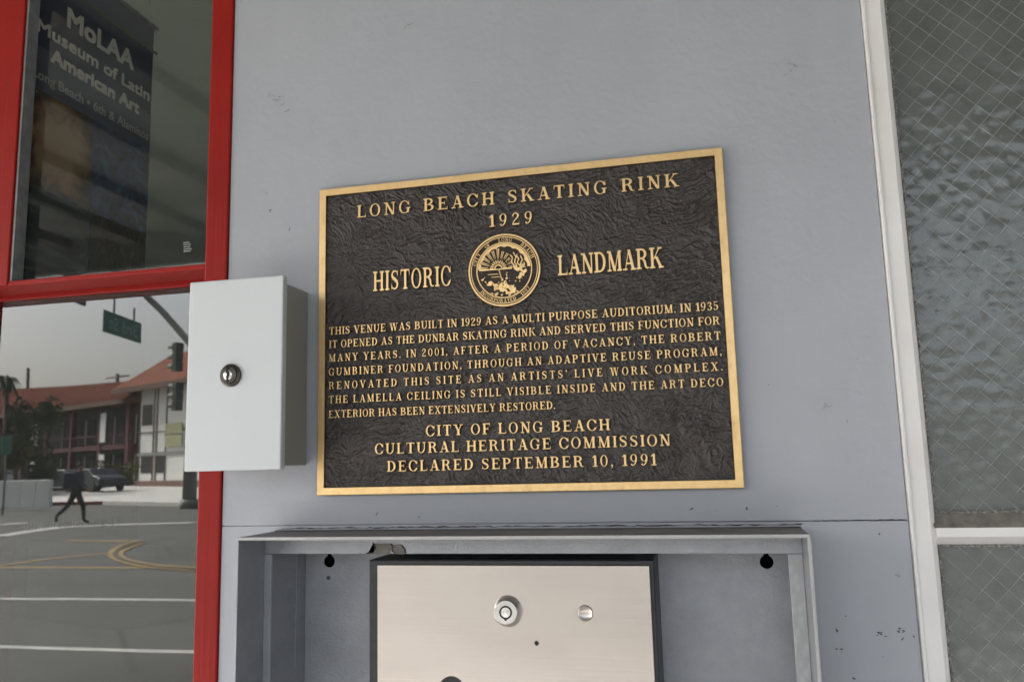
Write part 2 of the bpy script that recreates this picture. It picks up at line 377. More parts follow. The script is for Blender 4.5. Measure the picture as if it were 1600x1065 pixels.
# ------------------------------------------------------------------ glyph shapes: signed distance -> outline -> solid letter
def contours(F, x0, y0, h):
    """marching squares at level 0 of F[iy, ix] (negative inside); returns closed loops"""
    ny, nx = F.shape; F = np.where(F == 0, 1e-9, F); seg = {}
    S = F < 0
    def pt(k):
        a, iy, ix = k
        if a == 0: f0, f1 = F[iy, ix], F[iy, ix + 1]; return (x0 + (ix + f0 / (f0 - f1)) * h, y0 + iy * h)
        f0, f1 = F[iy, ix], F[iy + 1, ix]; return (x0 + ix * h, y0 + (iy + f0 / (f0 - f1)) * h)
    c = S[:-1, :-1].astype(int) + 2 * S[:-1, 1:] + 4 * S[1:, 1:] + 8 * S[1:, :-1]
    T = {1: 'LB', 2: 'BR', 3: 'LR', 4: 'RT', 6: 'BT', 7: 'LT', 8: 'TL', 9: 'TB', 11: 'TR', 12: 'RL', 13: 'RB', 14: 'BL', 5: 'LBRT', 10: 'BRTL'}
    for iy, ix in zip(*np.nonzero((c > 0) & (c < 15))):
        K = {'B': (0, iy, ix), 'T': (0, iy + 1, ix), 'L': (1, iy, ix), 'R': (1, iy, ix + 1)}
        s = T[int(c[iy, ix])]
        for i in range(0, len(s), 2): seg[K[s[i]]] = K[s[i + 1]]
    loops = []
    while seg:
        a, b = seg.popitem(); L = [a]
        while b in seg: L.append(b); b = seg.pop(b)
        if len(L) > 5: loops.append([pt(k) for k in L])
    return loops
def simplify(loop, tol):
    P = np.array(loop); n = len(P); i = int(np.argmax(((P - P[0]) ** 2).sum(1)))
    def dp(a, b):
        if b - a < 2: return [a]
        A, B = P[a], P[b % n]; d = B - A; L = np.hypot(*d) + 1e-12
        q = P[a + 1:b]; e = np.abs(d[0] * (q[:, 1] - A[1]) - d[1] * (q[:, 0] - A[0])) / L
        k = int(np.argmax(e))
        return dp(a, a + 1 + k) + dp(a + 1 + k, b) if e[k] > tol else [a]
    idx = dp(0, i) + dp(i, n)
    return [tuple(P[k % n]) for k in idx]
T_, t_, s_, o_ = .19, .10, .095, .09
def d_rect(X, Y, x0, y0, x1, y1): return np.maximum(np.abs(X - (x0 + x1) / 2) - (x1 - x0) / 2, np.abs(Y - (y0 + y1) / 2) - (y1 - y0) / 2)
def d_poly(X, Y, pts):
    a = sum(pts[i][0] * pts[(i + 1) % len(pts)][1] - pts[(i + 1) % len(pts)][0] * pts[i][1] for i in range(len(pts)))
    if a < 0: pts = pts[::-1]
    D = None
    for i in range(len(pts)):
        (x0, y0), (x1, y1) = pts[i], pts[(i + 1) % len(pts)]; L = math.hypot(x1 - x0, y1 - y0) + 1e-9
        d = ((y1 - y0) * (X - x0) - (x1 - x0) * (Y - y0)) / L; D = d if D is None else np.maximum(D, d)
    return D
def d_ell(X, Y, cx, cy, rx, ry): return (np.sqrt(((X - cx) / rx) ** 2 + ((Y - cy) / ry) ** 2) - 1) * min(rx, ry)
def d_stroke(X, Y, pts):
    D = None
    for (x0, y0, r0), (x1, y1, r1) in zip(pts, pts[1:]):
        dx, dy = x1 - x0, y1 - y0; t = np.clip(((X - x0) * dx + (Y - y0) * dy) / (dx * dx + dy * dy + 1e-12), 0, 1)
        d = np.hypot(X - x0 - t * dx, Y - y0 - t * dy) - (r0 + t * (r1 - r0)); D = d if D is None else np.minimum(D, d)
    return D
def ev(shapes, X, Y):
    D = np.full(X.shape, 9.0)
    for s in shapes:
        sub = s[0] == '-'; k, a = (s[1], s[2:]) if sub else (s[0], s[1:])
        if k == 'r': d = d_rect(X, Y, *a)
        elif k == 'p': d = d_poly(X, Y, a[0])
        elif k == 'e': d = d_ell(X, Y, *a)
        elif k == 's': d = d_stroke(X, Y, a[0])
        elif k == 'o':                                   # ring cut by a box: cx cy rx ry tx ty, box
            cx, cy, rx, ry, tx, ty = a[:6]; d = np.maximum(d_ell(X, Y, cx, cy, rx, ry), -d_ell(X, Y, cx, cy, rx - tx, ry - ty))
            if len(a) > 6: d = np.maximum(d, d_rect(X, Y, *a[6:10]))
        D = np.maximum(D, -d) if sub else np.minimum(D, d)
    return D
def ser(x0, x1, y): return ('r', x0, y, x1, y + s_)
def stem(x, w=T_, top=1, bot=1, o=o_):
    r = [('r', x, 0, x + w, 1)]
    if top: r.append(ser(x - o, x + w + o, 1 - s_))
    if bot: r.append(ser(x - o, x + w + o, 0))
    return r
def dg(x0, y0, x1, y1, w): return ('p', [(x0, y0), (x0 + w, y0), (x1 + w, y1), (x1, y1)])
def bowl(x, y0, y1, xr, thick=T_): cy, ry = (y0 + y1) / 2, (y1 - y0) / 2; return ('o', x, cy, xr - x, ry, thick, t_, x, y0 - .01, xr + .01, y1 + .01)
G = {}
G['I'] = (.40, stem(.11))
G['H'] = (.94, stem(.11) + stem(.66) + [('r', .2, .46, .7, .46 + t_)])
G['L'] = (.76, stem(.11) + [('r', .11, 0, .72, s_), ('p', [(.64, 0), (.72, 0), (.72, .33), (.69, .33)])])
G['E'] = (.80, stem(.11) + [('r', .11, 0, .74, s_), ('r', .11, 1 - s_, .71, 1), ('r', .2, .47, .52, .47 + t_), ('r', .50, .36, .555, .66),
                            ('p', [(.66, 0), (.74, 0), (.75, .31), (.71, .31)]), ('p', [(.63, 1), (.71, 1), (.72, .71), (.68, .71)])])
G['F'] = (.74, stem(.11) + [('r', .11, 1 - s_, .70, 1), ('r', .2, .45, .52, .45 + t_), ('r', .50, .34, .555, .64), ('p', [(.62, 1), (.70, 1), (.71, .69), (.67, .69)])])
G['T'] = (.82, stem(.33, top=0) + [('r', .04, 1 - s_, .78, 1), ('p', [(.04, 1), (.12, 1), (.075, .66), (.035, .66)]), ('p', [(.78, 1), (.70, 1), (.745, .66), (.785, .66)])])
G['N'] = (.92, [('r', .16, 0, .16 + t_, 1), ser(.05, .36, 0), ser(.02, .28, 1 - s_), dg(.72 - .10, 0, .10, 1, .2), ('r', .70, 0, .70 + t_, 1), ser(.58, .89, 1 - s_)])
G['M'] = (1.10, [('r', .15, 0, .15 + t_, 1), ser(.04, .35, 0), ser(.03, .3, 1 - s_), dg(.46, 0, .12, 1, .19), dg(.50, 0, .80, 1, .08), ('r', .80, 0, .80 + T_, 1), ser(.71, 1.06, 0), ser(.82, 1.05, 1 - s_)])
G['A'] = (.92, [dg(.13, 0, .42, 1, .08), dg(.64, 0, .37, 1, .19), ('r', .25, .28, .68, .28 + t_), ser(.02, .33, 0), ser(.55, .92, 0)])
G['V'] = (.92, [dg(.40, 0, .10, 1, .19), dg(.44, 0, .71, 1, .08), ser(.0, .37, 1 - s_), ser(.60, .91, 1 - s_)])
G['W'] = (1.24, [dg(.32, 0, .10, 1, .18), dg(.36, 0, .56, 1, .08), dg(.76, 0, .54, 1, .18), dg(.80, 0, 1.03, 1, .08), ser(.0, .36, 1 - s_), ser(.46, .80, 1 - s_), ser(.93, 1.22, 1 - s_)])
G['X'] = (.92, [dg(.62, 0, .12, 1, .19), dg(.12, 0, .68, 1, .085), ser(.01, .32, 0), ser(.53, .90, 0), ser(.02, .39, 1 - s_), ser(.58, .88, 1 - s_)])
G['Y'] = (.90, [('r', .37, 0, .37 + T_, .5), ser(.27, .64, 0), dg(.36, .44, .09, 1, .185), dg(.44, .44, .70, 1, .085), ser(.0, .37, 1 - s_), ser(.59, .89, 1 - s_)])
G['K'] = (.95, stem(.11) + [dg(.24, .40, .68, 1, .09), dg(.70, 0, .38, .56, .20), ser(.62, .97, 0), ser(.58, .90, 1 - s_)])
G['D'] = (.90, stem(.11, top=0, bot=0) + [ser(.02, .45, 0), ser(.02, .45, 1 - s_), ('o', .38, .5, .46, .5, T_ + .01, s_, .30, -.01, .9, 1.01), ('r', .2, 0, .40, s_), ('r', .2, 1 - s_, .40, 1)])
G['P'] = (.80, stem(.11, top=0) + [ser(.02, .42, 1 - s_), bowl(.40, .43, 1, .76), ('r', .2, .43, .42, .43 + t_)])
G['B'] = (.86, stem(.11, top=0, bot=0) + [ser(.02, .42, 1 - s_), ser(.02, .42, 0), bowl(.40, .48, 1, .74), bowl(.40, 0, .54, .80), ('r', .2, .48, .42, .54)])
G['R'] = (.92, stem(.11, top=0) + [ser(.02, .42, 1 - s_), bowl(.40, .47, 1, .76), ('r', .2, .47, .46, .47 + t_),
                                   ('s', [(.50, .47, .06), (.62, .36, .08), (.66, .14, .075), (.75, .045, .045), (.88, .06, .035)])])
G['O'] = (.90, [('o', .45, .5, .41, .515, .165, .075)])
G['0'] = (.72, [('o', .36, .5, .31, .515, .145, .075)])
G['C'] = (.88, [('o', .46, .5, .42, .515, .165, .075), ('-', 'r', .62, .27, 1, .66), ('r', .775, .64, .835, .97), ('s', [(.82, .30, .035), (.74, .13, .04), (.62, .04, .04)])])
G['G'] = (.94, [('o', .46, .5, .42, .515, .165, .075), ('-', 'r', .60, .27, 1, .66), ('r', .765, .64, .825, .97), ('r', .64, .04, .80, .42), ('r', .56, .37, .90, .37 + s_)])
G['U'] = (.92, [('r', .12, .3, .12 + T_, 1), ser(.02, .38, 1 - s_), ser(.58, .90, 1 - s_), ('r', .70, .3, .70 + t_, 1), ('o', .449, .33, .329, .345, .155, .085, 0, -.1, 1, .335)])
G['S'] = (.74, [('s', [(.60, .74, .035), (.55, .89, .042), (.38, .955, .042), (.20, .90, .055), (.14, .76, .075), (.20, .62, .085), (.38, .52, .095), (.54, .41, .09), (.59, .26, .078), (.53, .11, .055), (.35, .045, .042), (.17, .10, .042), (.12, .24, .035)]),
                 ('r', .585, .66, .635, .98), ('r', .085, .02, .135, .34)])
G['1'] = (.50, [('r', .20, 0, .20 + T_, 1), ser(.05, .50, 0), ('p', [(.04, .80), (.06, .74), (.24, .82), (.24, 1), (.20, 1)])])
G['2'] = (.68, [('s', [(.13, .76, .075), (.15, .86, .05), (.24, .95, .045), (.36, .955, .045), (.50, .87, .07), (.53, .74, .08), (.46, .60, .065), (.30, .42, .05), (.17, .26, .045), (.10, .10, .04)]), ('p', [(.06, 0), (.60, 0), (.60, .13), (.10, .15)]), ('r', .57, .0, .62, .28)])
G['3'] = (.66, [('s', [(.14, .80, .065), (.20, .92, .045), (.32, .955, .045), (.46, .90, .065), (.49, .77, .075), (.43, .62, .05), (.26, .53, .036)]), ('s', [(.26, .53, .036), (.44, .47, .05), (.53, .35, .078), (.51, .18, .075), (.42, .07, .05), (.28, .045, .045), (.15, .09, .05), (.12, .2, .065)])])
G['5'] = (.66, [('r', .13, .90, .54, 1), ('r', .13, .50, .19, 1), ('s', [(.16, .52, .035), (.28, .60, .04), (.42, .58, .06), (.52, .46, .078), (.53, .28, .078), (.45, .12, .058), (.30, .045, .045), (.16, .08, .05), (.12, .18, .065)])])
G['9'] = (.70, [('o', .34, .69, .28, .325, .135, .065), ('s', [(.545, .72, .075), (.54, .48, .07), (.46, .22, .055), (.34, .07, .045), (.22, .045, .045), (.15, .13, .065)])])
G['8'] = (.70, [('o', .35, .745, .25, .27, .12, .065), ('o', .35, .27, .30, .285, .13, .065)])
G['7'] = (.66, [('r', .06, .88, .60, 1), ('r', .06, .72, .11, 1), dg(.20, 0, .50, .9, .15)])
G['.'] = (.26, [('e', .13, .085, .09, .09)])
G[','] = (.28, [('e', .14, .085, .09, .09), ('s', [(.18, .06, .045), (.16, -.08, .03), (.08, -.17, .015)])])
G["'"] = (.26, [('e', .13, .90, .09, .09), ('s', [(.17, .88, .045), (.15, .74, .03), (.07, .66, .015)])])
def solid(loops, height, bevel, name):
    """outline loops -> solid standing 0..height in -Y, in the XZ plane; the front face is polished, the flanks are dark"""
    cu = bpy.data.curves.new('t', 'CURVE'); cu.dimensions = '2D'; cu.fill_mode = 'BOTH'
    cu.extrude = height / 2 - bevel; cu.bevel_depth = bevel; cu.bevel_resolution = 0; cu.offset = -bevel
    for L in loops:
        sp = cu.splines.new('POLY'); sp.points.add(len(L) - 1); sp.use_cyclic_u = True
        for p, (x, y) in zip(sp.points, L): p.co = (x, y, 0, 1)
    o = bpy.data.objects.new('t', cu); me = bpy.data.meshes.new_from_object(o)
    bpy.data.objects.remove(o); bpy.data.curves.remove(cu); me.name = name
    n = len(me.vertices); co = np.empty(n * 3); me.vertices.foreach_get('co', co); co = co.reshape(-1, 3)
    out = np.stack([co[:, 0], -(co[:, 2] + height / 2), co[:, 1]], 1); me.vertices.foreach_set('co', out.ravel()); me.update()
    return me
def split_mats(me, front, side):
    me.materials.clear(); me.materials.append(front); me.materials.append(side)
    nn = np.empty(len(me.polygons) * 3); me.polygons.foreach_get('normal', nn); nn = nn.reshape(-1, 3)
    me.polygons.foreach_set('material_index', (nn[:, 1] > -.55).astype(int))
    return me
GC = {}
def glyph_loops(ch):
    if ch in GC: return GC[ch]
    w, sh = G[ch]; h = .02; x0, y0 = -.1, -.26
    X, Y = np.meshgrid(np.arange(x0, w + .16, h), np.arange(y0, 1.1, h))
    L = [simplify(l, .005) for l in contours(ev(sh, X, Y), x0, y0, h)]
    GC[ch] = L; return L
GM = {}
def glyph_mesh(ch, sx, sz, height):
    k = (ch, round(sx, 5), round(sz, 5))
    if k not in GM:
        L = [[(x * sx, y * sz) for x, y in l] for l in glyph_loops(ch)]
        want = abs(sum(sum(a[0] * b[1] - b[0] * a[1] for a, b in zip(l, l[1:] + l[:1])) / 2 for l in L))
        for bv in (min(.00035, sz * .018), sz * .012, sz * .008, sz * .004, 0.00001):
            me = solid(L, height, bv, 'letter'); got = sum(p.area for p in me.polygons if p.normal.y < -.9)
            if abs(got / want - 1) < .30: break
            print('glyph retry', ch, got / want)
        GM[k] = split_mats(me, M['brass'], M['bronze_side'])
    return GM[k]
def layout(text, x0, x1, sx, tight=False):
    """places of the letters when the line is set from x0 to x1: letter widths fixed, the gaps take the rest"""
    words = text.split(' '); ws = [[G[c][0] * sx for c in w] for w in words]
    total = sum(map(sum, ws)); ng = sum(len(w) - 1 for w in words); nw = len(words) - 1
    sp = SPACE_W * sx; gap = (x1 - x0 - total - nw * sp) / max(1e-9, ng + nw * 2.0) if ng + nw else 0
    x = x0; out = []
    for w, wd in zip(words, ws):
        for i, (c, d) in enumerate(zip(w, wd)):
            out.append((c, x)); x += d + (gap if i < len(w) - 1 else 0)
        x += gap * 2.0 + sp
    return out
SPACE_W = .30
def merge(meshes_at, name):
    """joins copies of meshes, each with a place (x, y, z[, angle]) into one mesh"""
    V = []; Fc = []; Mi = []; base = 0
    for me, loc, ang in meshes_at:
        n = len(me.vertices); co = np.empty(n * 3); me.vertices.foreach_get('co', co); co = co.reshape(-1, 3)
        ca, sa = math.cos(ang), math.sin(ang)
        V.append(np.stack([co[:, 0] * ca - co[:, 2] * sa + loc[0], co[:, 1] + loc[1], co[:, 0] * sa + co[:, 2] * ca + loc[2]], 1))
        for p in me.polygons: Fc.append([base + i for i in p.vertices]); Mi.append(p.material_index)
        base += n
    me = bpy.data.meshes.new(name); me.from_pydata(np.concatenate(V).tolist(), [], Fc)
    for m in meshes_at[0][0].materials: me.materials.append(m)
    me.polygons.foreach_set('material_index', Mi); return me

# ------------------------------------------------------------------ numpy value noise
def vnoise(X, Y, seed):
    r = np.random.RandomState(seed); g = r.rand(256, 256)
    xi, yi = np.floor(X).astype(int), np.floor(Y).astype(int); fx, fy = X - xi, Y - yi
    fx = fx * fx * fx * (fx * (fx * 6 - 15) + 10); fy = fy * fy * fy * (fy * (fy * 6 - 15) + 10)
    a, b, c, d = g[yi % 256, xi % 256], g[yi % 256, (xi + 1) % 256], g[(yi + 1) % 256, xi % 256], g[(yi + 1) % 256, (xi + 1) % 256]
    return (a * (1 - fx) + b * fx) * (1 - fy) + (c * (1 - fx) + d * fx) * fy

# ================================================================== THE SETTING
def sheet(name, pts, mat, kind='structure', parent=None):
    bm = bmesh.new(); bm.faces.new([bm.verts.new(p) for p in pts]); bm.normal_update()
    if bm.faces[:][0].normal.z < 0: bmesh.ops.reverse_faces(bm, faces=bm.faces)
    o = from_bm(name, bm, M[mat], parent); tag(o, kind=kind); return o
g_ = sheet('ground', [(-300, -300, -.03), (300, -300, -.03), (300, 300, -.03), (-300, 300, -.03)], 'asphalt')
tag(sheet('road', [(-160, -120, 0), (120, -120, 0), (120, -3.2, 0), (-160, -3.2, 0)], 'asphalt'), 'grey asphalt street mirrored in the lower pane')
bm = bmesh.new(); add_box(bm, -40, 30, -3.07, 0, -.02, .13, 0); from_bm('pavement', bm, M['concrete'])['kind'] = 'structure'
bm = bmesh.new(); add_box(bm, -40, 30, -3.25, -3.075, -.02, .135, .015); from_bm('kerb', bm, M['concrete'])['kind'] = 'structure'
def road_strip(name, pts, w, mat, z=.004, pixel=True):
    P = [Vector(street(*p)) if pixel else Vector(p) for p in pts]
    bm = bmesh.new(); L = []
    for i, p in enumerate(P):
        t = (P[min(i + 1, len(P) - 1)] - P[max(i - 1, 0)]); t.z = 0; t.normalize(); n = Vector((-t.y, t.x, 0)) * w / 2
        L.append((bm.verts.new((p.x + n.x, p.y + n.y, z)), bm.verts.new((p.x - n.x, p.y - n.y, z))))
    for a, b in zip(L, L[1:]): bm.faces.new((a[0], a[1], b[1], b[0]))
    bm.normal_update()
    for f in bm.faces:
        if f.normal.z < 0: f.normal_flip()
    o = from_bm(name, bm, M[mat]); o['kind'] = 'structure'; return o
road_strip('lane_line', [(-30, -7.15, 0), (12, -7.15, 0)], .13, 'line_white', .004, False)
road_strip('lane_line', [(-30, -4.84, 0), (12, -4.80, 0)], .11, 'line_white', .004, False)
road_strip('centre_line', [(-45, -9.95, 0), (-7.0, -9.85, 0), (-4.5, -9.8, 0)], .16, 'line_yellow', .004, False)
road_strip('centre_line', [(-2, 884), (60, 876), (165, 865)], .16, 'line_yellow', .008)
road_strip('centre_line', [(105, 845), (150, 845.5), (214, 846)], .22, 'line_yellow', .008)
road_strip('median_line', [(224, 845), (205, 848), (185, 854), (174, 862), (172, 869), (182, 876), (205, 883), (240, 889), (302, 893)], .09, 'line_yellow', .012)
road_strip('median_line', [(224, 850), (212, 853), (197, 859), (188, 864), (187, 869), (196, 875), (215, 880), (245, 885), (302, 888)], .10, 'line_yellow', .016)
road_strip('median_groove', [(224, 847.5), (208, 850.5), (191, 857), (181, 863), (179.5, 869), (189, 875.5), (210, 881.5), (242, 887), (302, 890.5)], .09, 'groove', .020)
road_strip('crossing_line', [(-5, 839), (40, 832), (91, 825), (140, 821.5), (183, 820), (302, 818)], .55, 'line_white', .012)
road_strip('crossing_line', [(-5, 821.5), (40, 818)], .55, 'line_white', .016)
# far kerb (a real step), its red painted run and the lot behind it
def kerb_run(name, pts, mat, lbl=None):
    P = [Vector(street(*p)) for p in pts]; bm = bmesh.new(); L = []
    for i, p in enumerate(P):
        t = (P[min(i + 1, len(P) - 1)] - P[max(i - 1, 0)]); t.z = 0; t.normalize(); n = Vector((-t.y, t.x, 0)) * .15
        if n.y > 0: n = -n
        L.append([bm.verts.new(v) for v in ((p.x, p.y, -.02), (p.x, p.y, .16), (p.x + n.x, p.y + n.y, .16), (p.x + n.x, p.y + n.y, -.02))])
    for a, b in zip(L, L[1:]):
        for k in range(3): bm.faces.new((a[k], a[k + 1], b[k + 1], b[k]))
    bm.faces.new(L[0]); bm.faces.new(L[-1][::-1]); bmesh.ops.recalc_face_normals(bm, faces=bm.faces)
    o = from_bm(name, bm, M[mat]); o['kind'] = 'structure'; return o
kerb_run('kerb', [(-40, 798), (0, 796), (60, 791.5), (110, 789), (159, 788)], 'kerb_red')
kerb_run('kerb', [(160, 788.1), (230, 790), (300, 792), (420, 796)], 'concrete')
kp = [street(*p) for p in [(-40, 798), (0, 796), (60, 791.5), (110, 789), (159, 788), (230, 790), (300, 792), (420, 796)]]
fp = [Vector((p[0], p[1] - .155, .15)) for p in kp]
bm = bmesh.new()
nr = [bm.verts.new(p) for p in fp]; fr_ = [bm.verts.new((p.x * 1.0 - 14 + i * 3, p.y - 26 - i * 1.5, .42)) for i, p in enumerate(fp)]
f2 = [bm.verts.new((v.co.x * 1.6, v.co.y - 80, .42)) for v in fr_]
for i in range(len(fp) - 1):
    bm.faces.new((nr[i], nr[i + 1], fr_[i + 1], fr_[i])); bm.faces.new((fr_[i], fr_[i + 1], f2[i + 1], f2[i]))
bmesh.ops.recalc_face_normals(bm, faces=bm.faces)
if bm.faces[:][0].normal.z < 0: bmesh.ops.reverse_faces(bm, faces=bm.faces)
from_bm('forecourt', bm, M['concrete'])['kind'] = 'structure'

# ------------------------------------------------------------------ the wall: painted panels, each its own piece
wall = root('wall', (0, 0, 0), None, None, kind='structure')
def panel(x0, x1, z0, z1, y0=0.0, y1=.16, bev=.0012):
    return box('wall_panel', x0, x1, y0, y1, z0, z1, 'wall', wall, bev)
panel(-.460, .500, 1.3431, 3.3)                       # the big panel that carries the plaque
LOWER = ([(-.460, .13), (.500, .13), (.500, 1.3425), (-.460, 1.3425)], [(-.3715, .80), (.3715, .80), (.3715, 1.3358), (-.3715, 1.3358)])
panel(-6, -5.2, .13, 3.3); panel(-5.198, -1.06, .13, .55); panel(-5.198, -1.06, 2.75, 3.3); panel(-1.16, -1.06, .5505, 2.7495); panel(-1.058, -.462, 2.75, 3.3); panel(-1.058, -.462, .13, .55)
panel(.502, 1.55, 2.75, 3.3); panel(.502, 1.55, .13, .70); panel(1.552, 3.2, .13, 3.3)
box('wall_panel', -6, 3.2, 0, .3, 3.31, 7.0, 'wall', wall)
me_ = solid(LOWER, .16, .0008, 'wall_panel'); me_.materials.append(M['wall']); o_ = link('wall_panel', me_, None, wall); o_.location = (0, .16, 0); o_ = .085
# crack line above the enclosure, with broken paint
bm = bmesh.new(); x = .385; z = 1.3432
pts = []
while x < .500:
    pts.append((x, z + random.uniform(-.0007, .0007), random.uniform(.0001, .0008))); x += random.uniform(.002, .007)
L = [(bm.verts.new((a, -.0006, b + c)), bm.verts.new((a, -.0006, b - c * .5))) for a, b, c in pts]
for a, b in zip(L, L[1:]): bm.faces.new((a[0], a[1], b[1], b[0]))
from_bm('crack', bm, M['black'], wall)
bm = bmesh.new(); x = -.36; pts = []
while x < .38:
    pts.append((x, 1.3388 + random.uniform(-.0006, .0008), random.uniform(.0002, .0012))); x += random.uniform(.003, .012)
L = [(bm.verts.new((a, -.0008, b + c)), bm.verts.new((a, -.0008, b - c * .7))) for a, b, c in pts]
for a, b in zip(L, L[1:]): bm.faces.new((a[0], a[1], b[1], b[0]))
from_bm('crack', bm, M['bronze_side'], wall)
# paint chips on the wall (irregular flakes, a fraction of a millimetre thick)
def flake(cx, cz, r, mat, stretch=1.0, rot=0.0, bmx=None, y=-.0005):
    n = random.randint(7, 11); vs = []
    for k in range(n):
        a = 2 * math.pi * k / n; q = r * random.uniform(.45, 1.15); u, v = q * math.cos(a) * stretch, q * math.sin(a)
        vs.append(bmx.verts.new((cx + u * math.cos(rot) - v * math.sin(rot), y, cz + u * math.sin(rot) + v * math.cos(rot))))
    f = bmx.faces.new(vs)
bm = bmesh.new()
chips = [(1408, 986), (1412, 990), (1404, 984), (1376, 990), (1381, 992), (1370, 988), (1377, 1024), (1325, 962), (1312, 986), (1312, 1014), (1428, 996), (1374, 835), (1410, 997),
         (1333, 1058), (1166, 793), (1168, 795), (1217, 793), (1078, 795), (440, 150), (423, 330), (1352, 102), (1325, 655), (590, 803), (655, 806), (743, 820), (1200, 600), (1340, 560), (452, 360)]
for px, py in chips:
    p = wall_pt(px, py)
    for _ in range(random.randint(1, 3)):
        flake(p[0] + random.gauss(0, .0015), p[2] + random.gauss(0, .0015), random.uniform(.0004, .0013), None, random.uniform(1, 2.5), random.uniform(-1, 1), bm)
from_bm('paint_chip', bm, M['bronze_side'], wall)['kind'] = 'stuff'

M['scuff'] = simple('scuffed_paint', (.33, .335, .35), .6, var=.15, scale=80)
bm = bmesh.new()
for px, py, n in ((431, 158, 5), (440, 166, 4), (452, 172, 3), (424, 150, 3), (1243, 102, 4), (1232, 110, 2), (415, 300, 2), (640, 40, 3), (1290, 640, 3), (380, 980, 4), (1400, 900, 3)):
    p = wall_pt(px, py)
    for _ in range(n): flake(p[0] + random.gauss(0, .004), p[2] + random.gauss(0, .003), random.uniform(.0008, .0024), None, random.uniform(1.5, 4), random.uniform(-.9, .9), bm, -.0003)
for q, f in enumerate(bm.faces):
    for v in f.verts: v.co.y -= .00003 * q
from_bm('scuff_mark', bm, M['scuff'], wall)['kind'] = 'stuff'
# ------------------------------------------------------------------ room behind the windows
room = root('room', (0, 0, 0), None, None, kind='structure')
box('room_floor', -5, 2.5, .2, 4.5, .0, .1, 'room', room); box('room_ceiling', -5, 2.5, .2, 4.5, 2.95, 3.05, 'room', room)
box('room_back_wall', -5, 2.5, 4.5, 4.6, .1, 2.95, 'room', room); box('room_side_wall', -5.1, -5, .2, 4.5, .1, 2.95, 'room', room)
box('room_side_wall', 2.5, 2.6, .2, 4.5, .1, 2.95, 'room', room)
# ------------------------------------------------------------------ entrance canopy and an added side pier
can = root('canopy', (0, -1.5, 2.8), 'olive painted canopy with cross beams over the pavement', 'canopy')
box('soffit_board', -4.6, 3.6, -3.04, -.002, 2.86, 2.92, 'soffit', can)
box('fascia', -4.6, 3.6, -3.10, -3.045, 2.66, 3.0, 'soffit', can, .004)
for k, bx in enumerate([-4.51 + .48 * i for i in range(17)]):
    box('beam', bx - .06, bx + .06, -3.04, -.003, 2.80, 2.859, 'soffit_dark', can, .003)
pier = box('added_shade_pier', 3.35, 3.75, -3.0, -.005, .13, 2.85, 'pier', None, .01)  # added out of view so faces turned right stay darker
tag(pier, 'added grey pier out of view, cutting the light from the right', 'pier')

# ================================================================== LEFT: red framed window
lw = root('red_window', (-.76, .05, .6), 'tall window in a red painted frame, upper sash over a mirrored lower pane', 'window')
box('stile', -.500, -.4605, -.004, .12, .55, 2.75, 'red', lw, .0025)
box('sash_stile', -1.057, -.874, -.004, .018, 1.744, 2.75, 'red', lw, .002)
box('glazing_stop', -.8735, -.8690, .0, .024, 1.752, 2.748, 'edge_metal', lw, .0006)
box('glazing_stop', -.868, -.5005, .017, .023, 1.7525, 1.757, 'edge_metal', lw, .0006)
box('rail', -1.057, -.5005, -.002, .068, 1.7435, 1.7515, 'red', lw, .0015)
box('rail', -1.057, -.5005, .0685, .10, 1.7355, 1.7515, 'red', lw, .002)
box('jamb', -1.057, -.9625, .07, .14, .55, 2.75, 'red', lw, .002)
box('sill', -.962, -.5005, .0, .14, .55, .60, 'red', lw, .003)
box('head', -.962, -.5005, .0, .14, 2.70, 2.75, 'red', lw, .003)
box('pane', -.8685, -.5005, .0255, .0285, 1.7525, 2.70, 'pane_up', lw).data
box('pane', -.962, -.5005, .075, .079, .60, 1.735, 'pane_low', lw)
fw2 = root('added_daylight_window', (-3.2, .05, .55), 'added wide red framed window out of view, letting daylight into the room', 'window')  # added opening, never in view, brings daylight onto the banner
for x in (-5.195, -3.85, -2.50, -1.205): box('mullion', x, x + .04, .0, .10, .5505, 2.7495, 'red', fw2, .003)
for x0, x1 in ((-5.154, -3.851), (-3.809, -2.501), (-2.459, -1.206)): box('pane', x0, x1, .05, .055, .552, 2.748, 'pane_up', fw2)
# dark board standing behind the lower pane, with faded lettering
P1 = wall_pt(212, 840, .10)
bd = root('window_board', (-.8, .10, 1.5), 'dark board behind the lower pane with faded lettering along its bottom', 'board')
box('sheet', -.98, float(P1[0]), .098, .104, float(P1[2]), 1.742, 'dark_board', bd, .001)
bm = bmesh.new(); x = wall_pt(34, 815, .097)[0]; xe = wall_pt(184, 812, .097)[0]; zz = wall_pt(34, 826, .097)[2]
while x < xe:
    hgt = random.uniform(.010, .016)
    if random.random() < .85:
        add_box(bm, x, x + random.uniform(.0015, .003), .0970, .0978, zz, zz + hgt)
        if random.random() < .5: add_box(bm, x, x + .006, .0962, .0968, zz + hgt * random.choice((.1, .5, .85)), zz + hgt * .98)
    x += random.uniform(.004, .008)
from_bm('lettering', bm, M['faint'], bd)['kind'] = 'stuff'

